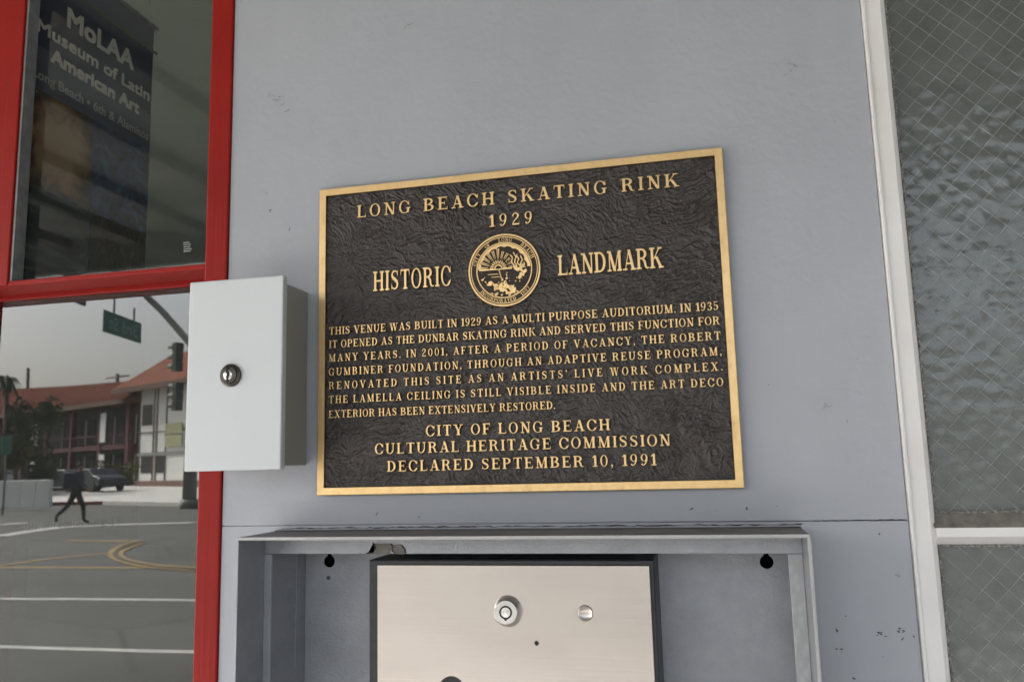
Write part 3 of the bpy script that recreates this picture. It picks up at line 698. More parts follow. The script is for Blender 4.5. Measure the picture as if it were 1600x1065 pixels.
# ------------------------------------------------------------------ hanging banner inside (square to the wall)
XB = -.95
bn = root('hanging_banner', (XB, .27, 1.9), 'museum banner hung by strings inside the upper window', 'banner')
def bp(x, y): p = at_x(x, y, XB); return p[1], p[2]
yl, yr = .094, .442
def quad(name, y0, y1, z0, z1, mat, d=.0006, t=.0005):
    o = box(name, XB + d, XB + d + t, y0, y1, z0, z1, mat, bn); return o
box('cloth', XB - .001, XB, .066, yr, 1.744, 2.46, 'navy_print', bn)
zb_top = (bp(49, 68)[1] + bp(234, 176)[1]) / 2; zb_bot = (bp(44, 131)[1] + bp(232, 234)[1]) / 2
quad('slate_band', yl, yr, zb_bot, zb_top, 'slate_print')
ymid = bp(142, 300)[0]; zl = (bp(36, 283)[1] + bp(139, 325)[1]) / 2; zr2 = (bp(142, 333)[1] + bp(226, 363)[1]) / 2
quad('photo_print', yl, ymid - .003, zl, zb_bot - .0005, 'photo_brown')
quad('photo_print', yl + .004, ymid - .006, 1.75, zl - .0008, 'photo_sea')
quad('photo_print', ymid, yr, zr2, zb_bot - .0005, 'photo_blue')
quad('photo_print', ymid, yr, 1.75, zr2 - .0008, 'photo_dark')
def sans(text, name, y0, y1, zbase, cap, mat, off=.0014, parent=bn, bold=0.0):
    cu = bpy.data.curves.new('t', 'FONT'); cu.body = text; cu.extrude = 0; cu.resolution_u = 4
    o = bpy.data.objects.new('t', cu); me = bpy.data.meshes.new_from_object(o); bpy.data.objects.remove(o); bpy.data.curves.remove(cu)
    co = np.empty(len(me.vertices) * 3); me.vertices.foreach_get('co', co); co = co.reshape(-1, 3)
    sx = (y1 - y0) / (co[:, 0].max() - co[:, 0].min()); x0 = co[:, 0].min(); k = cap / .73
    nb = 4 if bold > 0 else 1; w_ = cap * bold
    D_ = [(0, 0), (w_, 0), (0, w_), (w_, w_)][:nb]
    out = np.concatenate([np.stack([np.full(len(co), XB + off + .0001 * q), y0 + dx + (co[:, 0] - x0) * sx, zbase + dz + co[:, 1] * k], 1) for q, (dx, dz) in enumerate(D_)])
    F_ = [[v + q * len(co) for v in p.vertices] for q in range(nb) for p in me.polygons]
    me = bpy.data.meshes.new(name); me.from_pydata(out.tolist(), [], F_); co = out
    c = out.mean(0); me.vertices.foreach_set('co', (out - c).ravel()); me.name = name; me.update()
    ob = link(name, me, M[mat], parent); ob.location = Vector(c) - abs_loc(parent); return ob
def line(text, a, b, captop, mat, bold=.012, frac=1.0):
    (ya, za), (yb, zb) = bp(*a), bp(*b); zc = bp(*captop)[1]
    sans(text, 'text_line', ya, yb, (za + zb) / 2, abs(zc - za) * frac, mat, bold=bold)
line('MoLAA', (103.5, 38), (206, 114), (105, 8), 'print_white', .10)
line('Museum of Latin', (57, 40), (231, 165), (58, 20), 'print_white', .09)
line('American Art', (78, 92), (215, 183), (79, 71), 'print_white', .12)
line('Long Beach \u2022 6th & Alamitos', (50, 111), (230, 226), (50, 95), 'print_dim', .05)
tube('hanging_rod', [(XB, yl - .02, 2.462), (XB, yr + .012, 2.462)], .005, 'edge_metal', bn)
tube('hanging_rod', [(XB, yl + .02, 2.40), (XB, yr + .012, 2.40)], .0035, 'sign_dark', bn)
a = at_x(242, 84, XB); tube('string', [(XB, a[1], 2.402), (XB - .02, a[1] - .10, 2.94)], .0011, 'edge_metal', bn)
tube('string', [(XB, yl, 2.464), (XB, yl + .05, 2.94)], .0011, 'edge_metal', bn)
# small printed notice on the pane
nt = root('glass_sticker', (-.56, .0255, 1.79), 'tiny pale lettering sticker in the corner of the upper pane', 'sticker')
bm = bmesh.new()
for k in range(5):
    p = wall_pt(287, 380 + k * 3.4, .0245); w = (.010, .013, .012, .014, .011)[k]
    xx = p[0]
    while xx < p[0] + w: 
        d = random.uniform(.001, .003); add_box(bm, xx, xx + d, .0243, .0248, p[2], p[2] + .0014); xx += d + .0007
from_bm('lettering', bm, M['print_dim'], nt)['kind'] = 'stuff'

# ================================================================== RIGHT: wired obscure glass in a white frame
rw = root('wired_glass_window', (1.0, .05, .7), 'white framed window of wired hammered glass, right of the plaque', 'window')
box('stile', .5005, .5052, -.006, .05, .70, 2.75, 'white', rw, .0012)
prism('stile', [(.5056, -.003), (.5245, -.003), (.5300, .001), (.5335, .012), (.5335, .05), (.5056, .05)], 'z', .70, 2.75, 'white', rw)
def zsill(): pass
prism('mullion', [(-.0045, 1.3225), (-.0045, 1.3335), (.0115, 1.3500), (.04, 1.3500), (.04, 1.3120), (.0115, 1.3120)], 'x', .5300, 1.55, 'white', rw)
prism('mullion', [(-.0048, 1.3335), (.0112, 1.3505), (.0119, 1.3500), (-.0040, 1.3330)], 'x', .5280, 1.55, 'dust_shade', rw)
box('stile', 1.50, 1.55, -.003, .05, .70, 2.75, 'white', rw, .002)
box('rail', .5336, 1.4999, -.003, .05, 2.70, 2.75, 'white', rw, .002); box('sill', .5336, 1.4999, -.02, .05, .70, .75, 'white', rw, .002)
for (za, zb) in ((1.3502, 2.70), (.75, 1.3118)):
    pn = box('pane', .5336, 1.4999, .012, .0145, za, zb, 'hammered', rw)
    box('backing_sheet', .5336, 1.4999, .0185, .0205, za, zb, 'frost_back', rw)
    # diamond wire netting between the sheets
    bm = bmesh.new()
    A0, A1 = wall_pt(1425, 7, .016), wall_pt(1600, 124, .016); B0, B1 = wall_pt(1473, 680, .016), wall_pt(1600, 535, .016)
    for s, (P0, P1_) in enumerate(((A0, A1), (B0, B1))):
        sl = (P1_[2] - P0[2]) / (P1_[0] - P0[0])
        pitch = .0295 if s == 0 else .0315
        c0 = P0[2] - sl * P0[0]
        for k in range(-70, 70):
            c = c0 + k * pitch
            pts = []
            for i in range(0, 25):
                x = .534 + (1.4995 - .534) * i / 24; z = sl * x + c
                if za < z < zb: pts.append((x, .0162 + s * .0010, z + random.uniform(-.0003, .0003)))
            # clip ends onto the pane edge
            if len(pts) >= 2:
                for end, nb in ((0, 1), (-1, -2)):
                    x, y, z = pts[end]; zt = zb if pts[end][2] > pts[nb][2] else za
                    xe_ = (zt - c) / sl
                    if .534 < xe_ < 1.4995: pts[end] = (xe_, y, zt)
                add_tube(bm, pts, .00042, 4)
    o = from_bm('wire_netting', bm, M['wire'], rw); o['kind'] = 'stuff'
# ragged putty beads
def putty(x0, x1, z0, z1, horiz):
    bm = bmesh.new(); prev = None; L = (x1 - x0) if horiz else (z1 - z0); n = int(L / .0022)
    for i in range(n + 1):
        s = i / n; w = .0010 + .0011 * abs(random.gauss(0, .7)); y = .0112 - .0018 * random.random()
        if horiz: q = [(x0 + L * s, y, z0 - w), (x0 + L * s, y - .001, z0), (x0 + L * s, .0118, z0 + w)]
        else: q = [(x0 - .0004, .0118, z0 + L * s), (x0 + w * .5, y, z0 + L * s), (x0 + w * 1.6, .0118, z0 + L * s)]
        cur = [bm.verts.new(v) for v in q]
        if prev:
            for k in range(2): bm.faces.new((prev[k], prev[k + 1], cur[k + 1], cur[k]))
        prev = cur
    bmesh.ops.recalc_face_normals(bm, faces=bm.faces)
    return from_bm('putty', bm, M['putty'], rw)
putty(.5336, 0, 1.352, 2.6, False); putty(.5336, 0, .76, 1.310, False)
putty(.535, 1.49, 1.3515, 0, True); putty(.535, 1.49, 1.3105, 0, True)

# ================================================================== the bronze plaque
YF = -.0115                                   # front plane of border and letters
PX0, PX1, PZ0, PZ1 = -.3045, .3045, 1.620 - .2340, 1.620 + .2340
k_ = 1.0 - .0115 / 1.139                      # front is nearer the camera than the surveyed wall plane
def onface(x, y): return wall_pt(x, y, YF)
c4 = [onface(499, 297), onface(1129, 229), onface(1163, 762), onface(495, 774)]
PX0 = (c4[0][0] + c4[3][0]) / 2; PX1 = (c4[1][0] + c4[2][0]) / 2; PZ1 = (c4[0][2] + c4[1][2]) / 2; PZ0 = (c4[2][2] + c4[3][2]) / 2
pq = root('bronze_plaque', (0, 0, PZ0), 'cast bronze landmark plaque with raised lettering and round city seal', 'plaque')
box('back_plate', PX0 + .001, PX1 - .001, YF + .0045, -.0005, PZ0 + .001, PZ1 - .001, 'bronze_side', pq)
BW = .0112
def border():
    bm = bmesh.new(); b = .0009
    def ring(x0, x1, z0, z1, y): return [bm.verts.new(p) for p in ((x0, y, z0), (x1, y, z0), (x1, y, z1), (x0, y, z1))]
    R = [ring(PX0, PX1, PZ0, PZ1, YF + .007), ring(PX0, PX1, PZ0, PZ1, YF + b), ring(PX0 + b, PX1 - b, PZ0 + b, PZ1 - b, YF),
         ring(PX0 + BW - b * .6, PX1 - BW + b * .6, PZ0 + BW - b * .6, PZ1 - BW + b * .6, YF), ring(PX0 + BW, PX1 - BW, PZ0 + BW, PZ1 - BW, YF + b), ring(PX0 + BW + .001, PX1 - BW - .001, PZ0 + BW + .001, PZ1 - BW - .001, YF + .0042)]
    for a, c in zip(R, R[1:]):
        for k in range(4): bm.faces.new((a[k], a[(k + 1) % 4], c[(k + 1) % 4], c[k]))
    bmesh.ops.subdivide_edges(bm, edges=[e for e in bm.edges if e.calc_length() > .05], cuts=60, use_grid_fill=True)
    for v in bm.verts:                        # a slightly hand-filed edge
        if abs(v.co.z - PZ1) < .0003 and v.co.y < YF + .003: v.co.z += random.gauss(0, .00022)
    bmesh.ops.recalc_face_normals(bm, faces=bm.faces)
    o = from_bm('border', bm, M['brass'], pq)
    o.data.materials.append(M['bronze_side'])
    for p in o.data.polygons:
        c = p.center + o.location + pq.location
        inner = (PX0 + BW - .0002 < c.x < PX1 - BW + .0002) and (PZ0 + BW - .0002 < c.z < PZ1 - BW + .0002)
        if inner or p.normal.y > -.5: p.material_index = 1
    return o
border()
# leathery cast field: real relief
def field():
    x0, x1, z0, z1 = PX0 + BW - .0005, PX1 - BW + .0005, PZ0 + BW - .0005, PZ1 - BW + .0005
    nx, nz = 620, 480; u = np.linspace(x0, x1, nx); v = np.linspace(z0, z1, nz); X, Z = np.meshgrid(u, v)
    a, b = X * 1000, Z * 1000                  # millimetres
    wx = 26 * (vnoise(a / 55, b / 45, 1) - .5) + 9 * (vnoise(a / 17, b / 14, 2) - .5)
    wz = 26 * (vnoise(a / 60 + 9, b / 40, 3) - .5) + 9 * (vnoise(a / 15, b / 16 + 5, 4) - .5)
    ang = (vnoise(a / 120 + 3, b / 95 + 7, 5) - .5) * 2.6 + .25
    ca, sa = np.cos(ang), np.sin(ang)
    p = (a + wx) * .94 + (b + wz) * .34; q = -(a + wx) * .34 + (b + wz) * .94
    def wr(p, q, sp, sq, s): n = vnoise(p / sp, q / sq, s); return 1 - np.abs(2 * n - 1)
    amp1 = np.clip(vnoise(a / 70, b / 60, 21) * 2.0 - .5, 0, 1)
    amp2 = 1 - amp1
    p2 = (a + wx) * .70 - (b + wz) * .71; q2 = (a + wx) * .71 + (b + wz) * .70
    h1 = wr(p, q, 11, 3.3, 6) * .6 + wr(p, q, 6, 2.1, 7) * .4
    h2 = wr(p2, q2, 10, 3.2, 8) * .6 + wr(p2, q2, 5.5, 2.0, 9) * .4
    h = h1 * amp1 + h2 * amp2
    h = h ** 1.5
    fine = vnoise(a / 1.7, b / 1.5, 10) * .5 + vnoise(a / 3.0, b / 2.4, 12) * .5
    creases = wr(a + wx * 1.3, b + wz * 1.3, 60, 19, 13) ** 10
    H = (h - .4) * .0030 + fine * .00125 - creases * .0010 + (vnoise(a / 26, b / 22, 14) - .5) * .0009
    Y = YF + .0040 - H
    V = np.stack([X, Y, Z], -1).reshape(-1, 3)
    i = np.arange(nx * nz).reshape(nz, nx); F = np.stack([i[:-1, :-1], i[:-1, 1:], i[1:, 1:], i[1:, :-1]], -1).reshape(-1, 4)
    me = bpy.data.meshes.new('relief_field'); me.vertices.add(len(V)); off = np.array(abs_loc(pq))
    me.vertices.foreach_set('co', (V - off).ravel().astype('f4')); me.loops.add(F.size); me.loops.foreach_set('vertex_index', F.ravel())
    me.polygons.add(len(F)); me.polygons.foreach_set('loop_start', np.arange(0, F.size, 4)); me.polygons.foreach_set('loop_total', np.full(len(F), 4))
    me.update(calc_edges=True); shade(me)
    return link('relief_field', me, M['field'], pq)
field()
LH = .0042
def text_row(txt, a, b, captop, indiv, wk=1.0, gapk=None, hk=1.0):
    """a, b: baseline ends in the survey; captop: a point on the cap line above a"""
    pa, pb, pc = onface(*a), onface(*b), onface(*captop)
    z = (pa[2] + pb[2]) / 2; cap = (pc[2] - pa[2]) * hk; sx = cap * wk
    pl = layout(txt, pa[0] - .02 * cap, pb[0], sx)
    off = abs_loc(pq); lst = []
    for ch, x in pl:
        me = glyph_mesh(ch, sx, cap, LH)
        if indiv:
            o = link('letter', me, None, pq); o.location = Vector((x, YF + LH, z)) - off
        else: lst.append((me, (x, YF + LH, z), 0))
    if lst:
        me = merge(lst, 'text_line'); o = link('text_line', me, None, pq); o.location = -off
    return pa, pb
SPACE_W = .50
text_row('LONG BEACH SKATING RINK', (557.5, 341), (1061, 290.5), (557.5, 321.5), True, 1.08)
text_row('1929', (764, 354), (833, 349.5), (764, 335), True, 1.05)
text_row('HISTORIC', (583, 455), (705.5, 446), (583, 424), True, .635)
text_row('LANDMARK', (872, 430), (1037, 418.5), (872, 398), True, .675)
SPACE_W = .34
for txt, a, b, ct in [
    ("THIS VENUE WAS BUILT IN 1929 AS A MULTI PURPOSE AUDITORIUM. IN 1935", (514, 524), (1123, 482.8), (514, 512.6)),
    ("IT OPENED AS THE DUNBAR SKATING RINK AND SERVED THIS FUNCTION FOR", (514, 544.2), (1125.3, 506), (514, 533)),
    ("MANY YEARS. IN 2001, AFTER A PERIOD OF VACANCY, THE ROBERT", (513.5, 565.6), (1126.6, 529.8), (513.5, 554.4)),
    ("GUMBINER FOUNDATION, THROUGH AN ADAPTIVE REUSE PROGRAM,", (513.5, 587.4), (1128.2, 554), (513.5, 576.2)),
    ("RENOVATED THIS SITE AS AN ARTISTS' LIVE WORK COMPLEX.", (513.5, 608), (1129.8, 578.5), (513.5, 596.8)),
    ("THE LAMELLA CEILING IS STILL VISIBLE INSIDE AND THE ART DECO", (513.5, 630), (1131, 602.8), (513.5, 618.8)),
    ("EXTERIOR HAS BEEN EXTENSIVELY RESTORED.", (513.5, 652), (868, 639.5), (513.5, 640.8))]:
    text_row(txt, a, b, ct, False, .93, hk=1.06)
SPACE_W = .36
text_row('CITY OF LONG BEACH', (665, 681), (953.5, 671.8), (665, 664), True, 1.06)
text_row('CULTURAL HERITAGE COMMISSION', (585.3, 708.8), (1048.5, 696.3), (585.3, 692), True, 1.06)
text_row('DECLARED SEPTEMBER 10, 1991', (604.5, 736.5), (1026.5, 726.5), (604.5, 719.5), True, 1.06)
# seal
cs = onface(787.6, 421.6); RS = float((onface(843.8, 417)[0] - onface(731.4, 426)[0]) / 2)
seal = lathe('seal', cs[0], cs[2], [(RS * 1.015, YF + .0045), (RS * 1.015, YF + .0012), (RS * .99, YF + .0010), (0.0001, YF + .0010)], 'bronze_side', pq, 64, False)
def seal_ring(r0, r1, h=.0004):
    lathe('ring', cs[0], cs[2], [(r0, YF + .0012), (r0 * 1.002, YF - h), (r1 * .998, YF - h), (r1, YF + .0012)], 'brass', seal, 72, False, False)
for r0, r1 in ((.955, 1.0), (.905, .928), (.745, .775)): seal_ring(RS * r0, RS * r1)
def arc_text(txt, a0, a1, r, cap, out=True):
    lst = []; n = sum(G[c][0] if c != ' ' else .6 for c in txt); acc = 0
    sx = cap * .95
    for c in txt:
        w = G[c][0] if c != ' ' else .6
        if c != ' ':
            th = R_(a0 + (a1 - a0) * (acc + w / 2) / n); me = glyph_mesh(c, sx, cap, .0014)
            rot = th - math.pi / 2 if out else th + math.pi / 2
            bx, bz = cs[0] + r * math.cos(th), cs[2] + r * math.sin(th)
            hw = w * sx / 2
            lst.append((me, (bx - hw * math.cos(rot), YF + .0012, bz - hw * math.sin(rot)), rot))
        acc += w
    return lst
ls = arc_text('CITY', 169, 142, RS * .79, RS * .105) + arc_text('OF', 128, 117, RS * .79, RS * .105) + arc_text('LONG', 100, 73, RS * .79, RS * .105) + arc_text('BEACH', 55, 18, RS * .79, RS * .105) \
    + arc_text('INCORPORATED', 220, 292, RS * .895, RS * .10, False) + arc_text('1897', 302, 323, RS * .895, RS * .10, False)
me = merge(ls, 'ring_lettering'); me_k = 1; o = link('ring_lettering', me, None, seal); o.location = -abs_loc(seal); o['kind'] = 'stuff'
def relief(name, fn, h=.0013, res=.014, tol=.004, parent=seal):
    X, Y = np.meshgrid(np.arange(-.8, .8, res), np.arange(-.8, .8, res)); F = fn(X, Y)
    L = [simplify(l, tol) for l in contours(F, -.8, -.8, res)]
    L = [[(x * RS, y * RS) for x, y in l] for l in L if len(l) > 3]
    me = split_mats(solid(L, h, .00012, name), M['brass'], M['bronze_side']); o = link(name, me, None, parent)
    o.location = Vector((cs[0], YF + .0012, cs[2])) - abs_loc(parent); return o
SX, SY = -.16, .055
def f_shell(X, Y):
    th = np.arctan2(Y - .0, X + .04); r = np.hypot(X, Y); rr = np.hypot(X + .01, Y)
    inner = .625 + .04 * np.abs(np.sin(th * 8.5))
    return np.maximum(np.maximum(r - .735, inner - rr), -(Y - .05))
def f_rays(X, Y):
    th = np.arctan2(Y - SY, X - SX); r = np.hypot(X - SX, Y - SY); D = np.full(X.shape, 9.)
    for k in range(11):
        a = R_(4 + k * 17.2); d = np.abs((X - SX) * math.sin(a) - (Y - SY) * math.cos(a)); al = (X - SX) * math.cos(a) + (Y - SY) * math.sin(a)
        w = .004 + .065 * al
        D = np.minimum(D, np.maximum(np.maximum(d - w, .13 - al), al - (.52 + .03 * (k % 2) - .12 * max(0, math.cos(a)))))
    for k in range(11):                           # dark groove down each ray
        a = R_(4 + k * 17.2); d = np.abs((X - SX) * math.sin(a) - (Y - SY) * math.cos(a)); al = (X - SX) * math.cos(a) + (Y - SY) * math.sin(a)
        D = np.maximum(D, -np.maximum(d - .009, .22 - al))
    D = np.minimum(D, np.maximum(np.abs(r - .095) - .018, -(Y - SY)))
    D = np.maximum(D, X - .36)
    return np.minimum(D, d_rect(X, Y, -.70, .015, .22, .045))
def f_land(X, Y):
    n = vnoise(X * 13 + 40, Y * 13 + 40, 31) - .5; n2 = vnoise(X * 26 + 40, Y * 26 + 40, 32) - .5
    shore = d_stroke(X, Y, [(-.70, -.02, .03), (-.62, -.18, .045), (-.42, -.34, .07), (-.25, -.42, .09), (-.05, -.50, .13), (.1, -.58, .12)])
    mid = d_stroke(X, Y, [(.10, -.02, .06), (.06, -.20, .085), (.04, -.40, .10), (.16, -.55, .12), (.30, -.62, .06)])
    right = d_stroke(X, Y, [(.28, .02, .07), (.42, -.02, .12), (.55, -.08, .10), (.46, -.22, .05), (.30, -.36, .03), (.25, -.6, .02)])
    base = np.maximum(np.abs(Y + .64) - .035, np.abs(X) - .34)
    D = np.minimum(np.minimum(shore, mid), np.minimum(right, base)) + .035 + n * .16 + n2 * .12
    D = np.maximum(D, -(np.abs(vnoise(X * 9 + 70, Y * 17 + 20, 33) - .5) - .035))
    D = np.minimum(D, d_rect(X, Y, -.46, -.11, -.16, -.09)); D = np.minimum(D, d_rect(X, Y, -.36, -.19, -.12, -.17))
    D = np.minimum(D, d_stroke(X, Y, [(-.14, .02, .012), (-.06, -.30, .012)]))
    D = np.minimum(D, d_stroke(X, Y, [(-.33, -.62, .012), (-.30, -.74, .012)])); D = np.minimum(D, d_stroke(X, Y, [(.26, -.5, .015), (.30, -.72, .015)]))
    return np.maximum(D, np.hypot(X, Y) - .735)
def f_plume(X, Y):
    D = np.full(X.shape, 9.)
    for k, (x0, y0, x1, y1) in enumerate([(.26, .05, .20, .40), (.33, .06, .30, .46), (.40, .10, .38, .40), (.48, .08, .50, .42), (.56, .06, .60, .30), (.62, .04, .66, .2)]):
        pts = [(x0 + (x1 - x0) * s / 6 + .03 * math.sin(s * 1.7 + k), y0 + (y1 - y0) * s / 6, .016) for s in range(7)]
        D = np.minimum(D, d_stroke(X, Y, pts))
    for k in range(5): D = np.minimum(D, np.maximum(d_rect(X, Y, .44 + .05 * k, .02, .47 + .05 * k, .12 + .03 * (k % 3)), -9))
    return np.maximum(D, np.hypot(X, Y) - .60)
relief('shell_border', f_shell); relief('sun_rays', f_rays); relief('landscape', f_land, .0016); relief('plume', f_plume)
for k in range(-2, 3):
    a = R_(90 + k * 8.5); lathe('star', cs[0] + RS * .69 * math.cos(a), cs[2] + RS * .69 * math.sin(a), [(RS * .018, YF + .001), (RS * .012, YF - .001)], 'brass', seal, 6)

# ================================================================== the white key box
kb = root('key_box', (-.383, -.05, 1.425), 'white metal lock box with dark key lock, mounted left of the plaque', 'lock box')
box('body', -.4465, -.3215, -.0865, -.0005, 1.4305, 1.6925, 'box_grey', kb, .0025)
box('door', -.4590, -.3095, -.1000, -.0875, 1.4255, 1.6975, 'box_white', kb, .0022, seg=3)
lc = wall_pt(359.5, 586, -.103); R0 = .0163
lk = lathe('lock', lc[0], lc[2], [(R0 * .97, -.0995), (R0, -.1015), (R0 * .98, -.1035), (R0 * .78, -.1058), (R0 * .74, -.1052), (R0 * .70, -.1066), (R0 * .40, -.1074), (R0 * .38, -.1066), (.0001, -.1066)], 'lock_dark', kb, 56, False)
lathe('core', lc[0] - .0008, lc[2], [(R0 * .42, -.1060), (R0 * .42, -.1074), (R0 * .38, -.1078)], 'lock_bright', lk, 40)
L = contours(d_stroke(*np.meshgrid(np.arange(-1, 1, .03), np.arange(-1, 1, .03)), [(-.08, .80, .13), (-.08, .45, .15), (.07, .1, .17), (-.02, -.25, .14), (-.04, -.7, .10)]), -1, -1, .03)
me = solid([simplify([(x * R0 * .8, y * R0 * .8) for x, y in l], .00005) for l in L], .0006, .00005, 'keyway'); me.materials.append(M['black'])
o = link('keyway', me, None, lk); o.location = Vector((lc[0] - .0008, -.1077, lc[2])) - abs_loc(lk)
for sx_, sz_ in ((-.4465, 1.4275), (-.338, 1.4275)): pass
# ================================================================== open steel enclosure (bottom)
ZT = 1.3352; ZB = .82
en = root('wall_enclosure', (0, 0, ZB), 'grey steel wall enclosure with open front, set under the plaque', 'enclosure')
box('top_plate', -.3705, .3705, -.1045, .066, ZT - .0028, ZT, 'cab_top', en, .0007)
box('edge_lip', -.3705, .3705, -.1060, -.1047, ZT - .0038, ZT + .0004, 'lip', en, .0004)
box('side_plate', -.3705, -.3678, -.1045, .066, ZB, ZT - .003, 'cab', en, .0006)
box('side_plate', .3678, .3705, -.1045, .066, ZB, ZT - .003, 'cab', en, .0006)
box('edge_lip', .3672, .3710, -.1060, -.1047, ZB, ZT - .004, 'lip', en, .0004)
box('flange', -.3675, .3675, -.0370, -.0345, 1.3062, ZT - .0031, 'cab', en, .0006)
box('flange', -.3675, -.3560, -.0368, -.0345, ZB, 1.3058, 'cab', en, .0006)
box('flange', .3500, .3672, -.0372, -.0345, ZB, 1.3058, 'zinc', en, .0006)
box('inner_wall', -.3575, -.3558, -.0343, .037, ZB, 1.3325, 'cab', en, .0003)
box('inner_wall', -.3582, -.3552, .0376, .0655, ZB, 1.3325, 'cab', en, .0003)
# back panel with keyhole slots cut through
def back_panel():
    K = [(-.315, 1.2838), (.330, 1.2838)]
    x0, x1, z0, z1 = -.355, .3675, ZB, 1.3320
    outer = [(x0, z0), (x1, z0), (x1, z1), (x0, z1)]
    loops = [outer]
    for kx, kz in K:
        r = .0090; pts = []
        for k in range(0, 25):
            a = R_(112 + k * (316 / 24)); pts.append((kx + r * math.cos(a), kz + r * math.sin(a)))
        pts += [(kx + .0036, kz + .019), (kx - .0036, kz + .019)]
        loops.append(pts)
    me = solid(loops, .0016, .0002, 'back_panel'); me.materials.append(M['cab'])
    o = link('back_panel', me, None, en); o.location = Vector((0, .067, 0)) - abs_loc(en)
back_panel()
box('cavity_back', -.36, .355, .12, .13, ZB, 1.334, 'black', en)
pc = wall_pt(513, 902, .065); lathe('screw', pc[0], pc[2], [(.0030, .0654), (.0026, .0640), (.0008, .0636)], 'lock_dark', en, 16)
box('bottom_plate', -.3675, .3675, -.1045, .066, ZB - .003, ZB - .0002, 'cab', en)
# torn paint on the top flange
def peel(pts, mat, y, name):
    P = [wall_pt(px, py, y) for px, py in pts]; bm = bmesh.new(); bm.faces.new([bm.verts.new((p[0], y, p[2])) for p in P]); bmesh.ops.triangulate(bm, faces=bm.faces)
    return from_bm(name, bm, M[mat], en)
peel([(583, 848.5), (612, 848.5), (619, 853), (630, 852), (634, 858), (635, 865), (616, 865), (611, 858), (609, 865), (574, 865), (572, 862.5), (584, 861.5), (586, 855)], 'cab_top', -.0374, 'bare_patch')
for pl in ([(582, 848), (585, 850), (587, 857), (583, 863), (572, 863.5)], [(610, 849), (614, 854), (612, 860), (618, 865)], [(616, 852.5), (622, 851), (628, 851.5), (632, 857), (633, 864)]):
    tube('paint_curl', [wall_pt(x, y, -.0380) for x, y in pl], .0005, 'black_rubber', en, 5)

# ------------------------------------------------------------------ stainless lock panel inside the enclosure
YS = -.030
sp = root('steel_lock_panel', (0, 0, .84), 'black steel housing with stainless face plate and barrel lock, inside the enclosure', 'lock panel')
hx0, hx1 = float(wall_pt(576.5, 950, YS)[0]), float(wall_pt(1025, 950, YS)[0]); hz1 = float(wall_pt(580, 874, YS)[2])
box('housing', hx0, hx1, YS, .0645, .84, hz1, 'black_rubber', sp, .002)
fx0, fx1 = float(wall_pt(590, 950, YS - .002)[0]), float(wall_pt(1018, 950, YS - .002)[0]); fz1 = float(wall_pt(800, 882.5, YS - .002)[2])
def face_plate():
    # plate with two drilled holes
    lo = [(fx0, .85), (fx1, .85), (fx1, fz1), (fx0, fz1)]; loops = [lo]
    for (px, py, r) in ((838.5, 1004, .0026), (914.5, 957, .0098), (706, 1078, .018)):
        p = wall_pt(px, py, YS - .003); loops.append([(p[0] + r * math.cos(a), p[2] + r * math.sin(a)) for a in np.linspace(0, 2 * math.pi, 28, endpoint=False)])
    me = solid(loops, .003, .0006, 'face_plate'); me.materials.append(M['steel']); o = link('face_plate', me, None, sp)
    o.location = Vector((0, YS - .0005, 0)) - abs_loc(sp)
face_plate()
lp = wall_pt(793, 954, YS - .004)
bl = lathe('barrel_lock', lp[0], lp[2], [(.0205, YS - .003), (.0205, YS - .0045), (.0160, YS - .0135), (.0150, YS - .0145), (.0086, YS - .0147), (.0084, YS - .0118), (.0066, YS - .0118), (.0064, YS - .0147), (.0001, YS - .0152)], 'lock_bright', sp, 64, False)
lathe('key_groove', lp[0], lp[2], [(.0087, YS - .01185), (.0087, YS - .01495), (.0067, YS - .01495), (.0067, YS - .01185)], 'black', bl, 48, False)
lathe('keyway', lp[0], lp[2] - .0085, [(.0018, YS - .012), (.0018, YS - .0158)], 'black', bl, 16)
bp_ = wall_pt(914.5, 957, YS - .003)
lathe('button', bp_[0], bp_[2], [(.0096, YS + .001), (.0096, YS - .0036), (.0089, YS - .0040), (.0080, YS - .0034), (.0060, YS - .0024), (.0035, YS - .0018), (.0001, YS - .0016)], 'steel', sp, 48, False)

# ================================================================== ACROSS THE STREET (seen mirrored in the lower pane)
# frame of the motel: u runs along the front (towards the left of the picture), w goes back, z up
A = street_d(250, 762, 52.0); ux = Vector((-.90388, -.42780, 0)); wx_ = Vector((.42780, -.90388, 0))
mo_rot = math.atan2(ux.y, ux.x)                # local +x = ux ; local +y must be -wx_ -> use negative y for depth
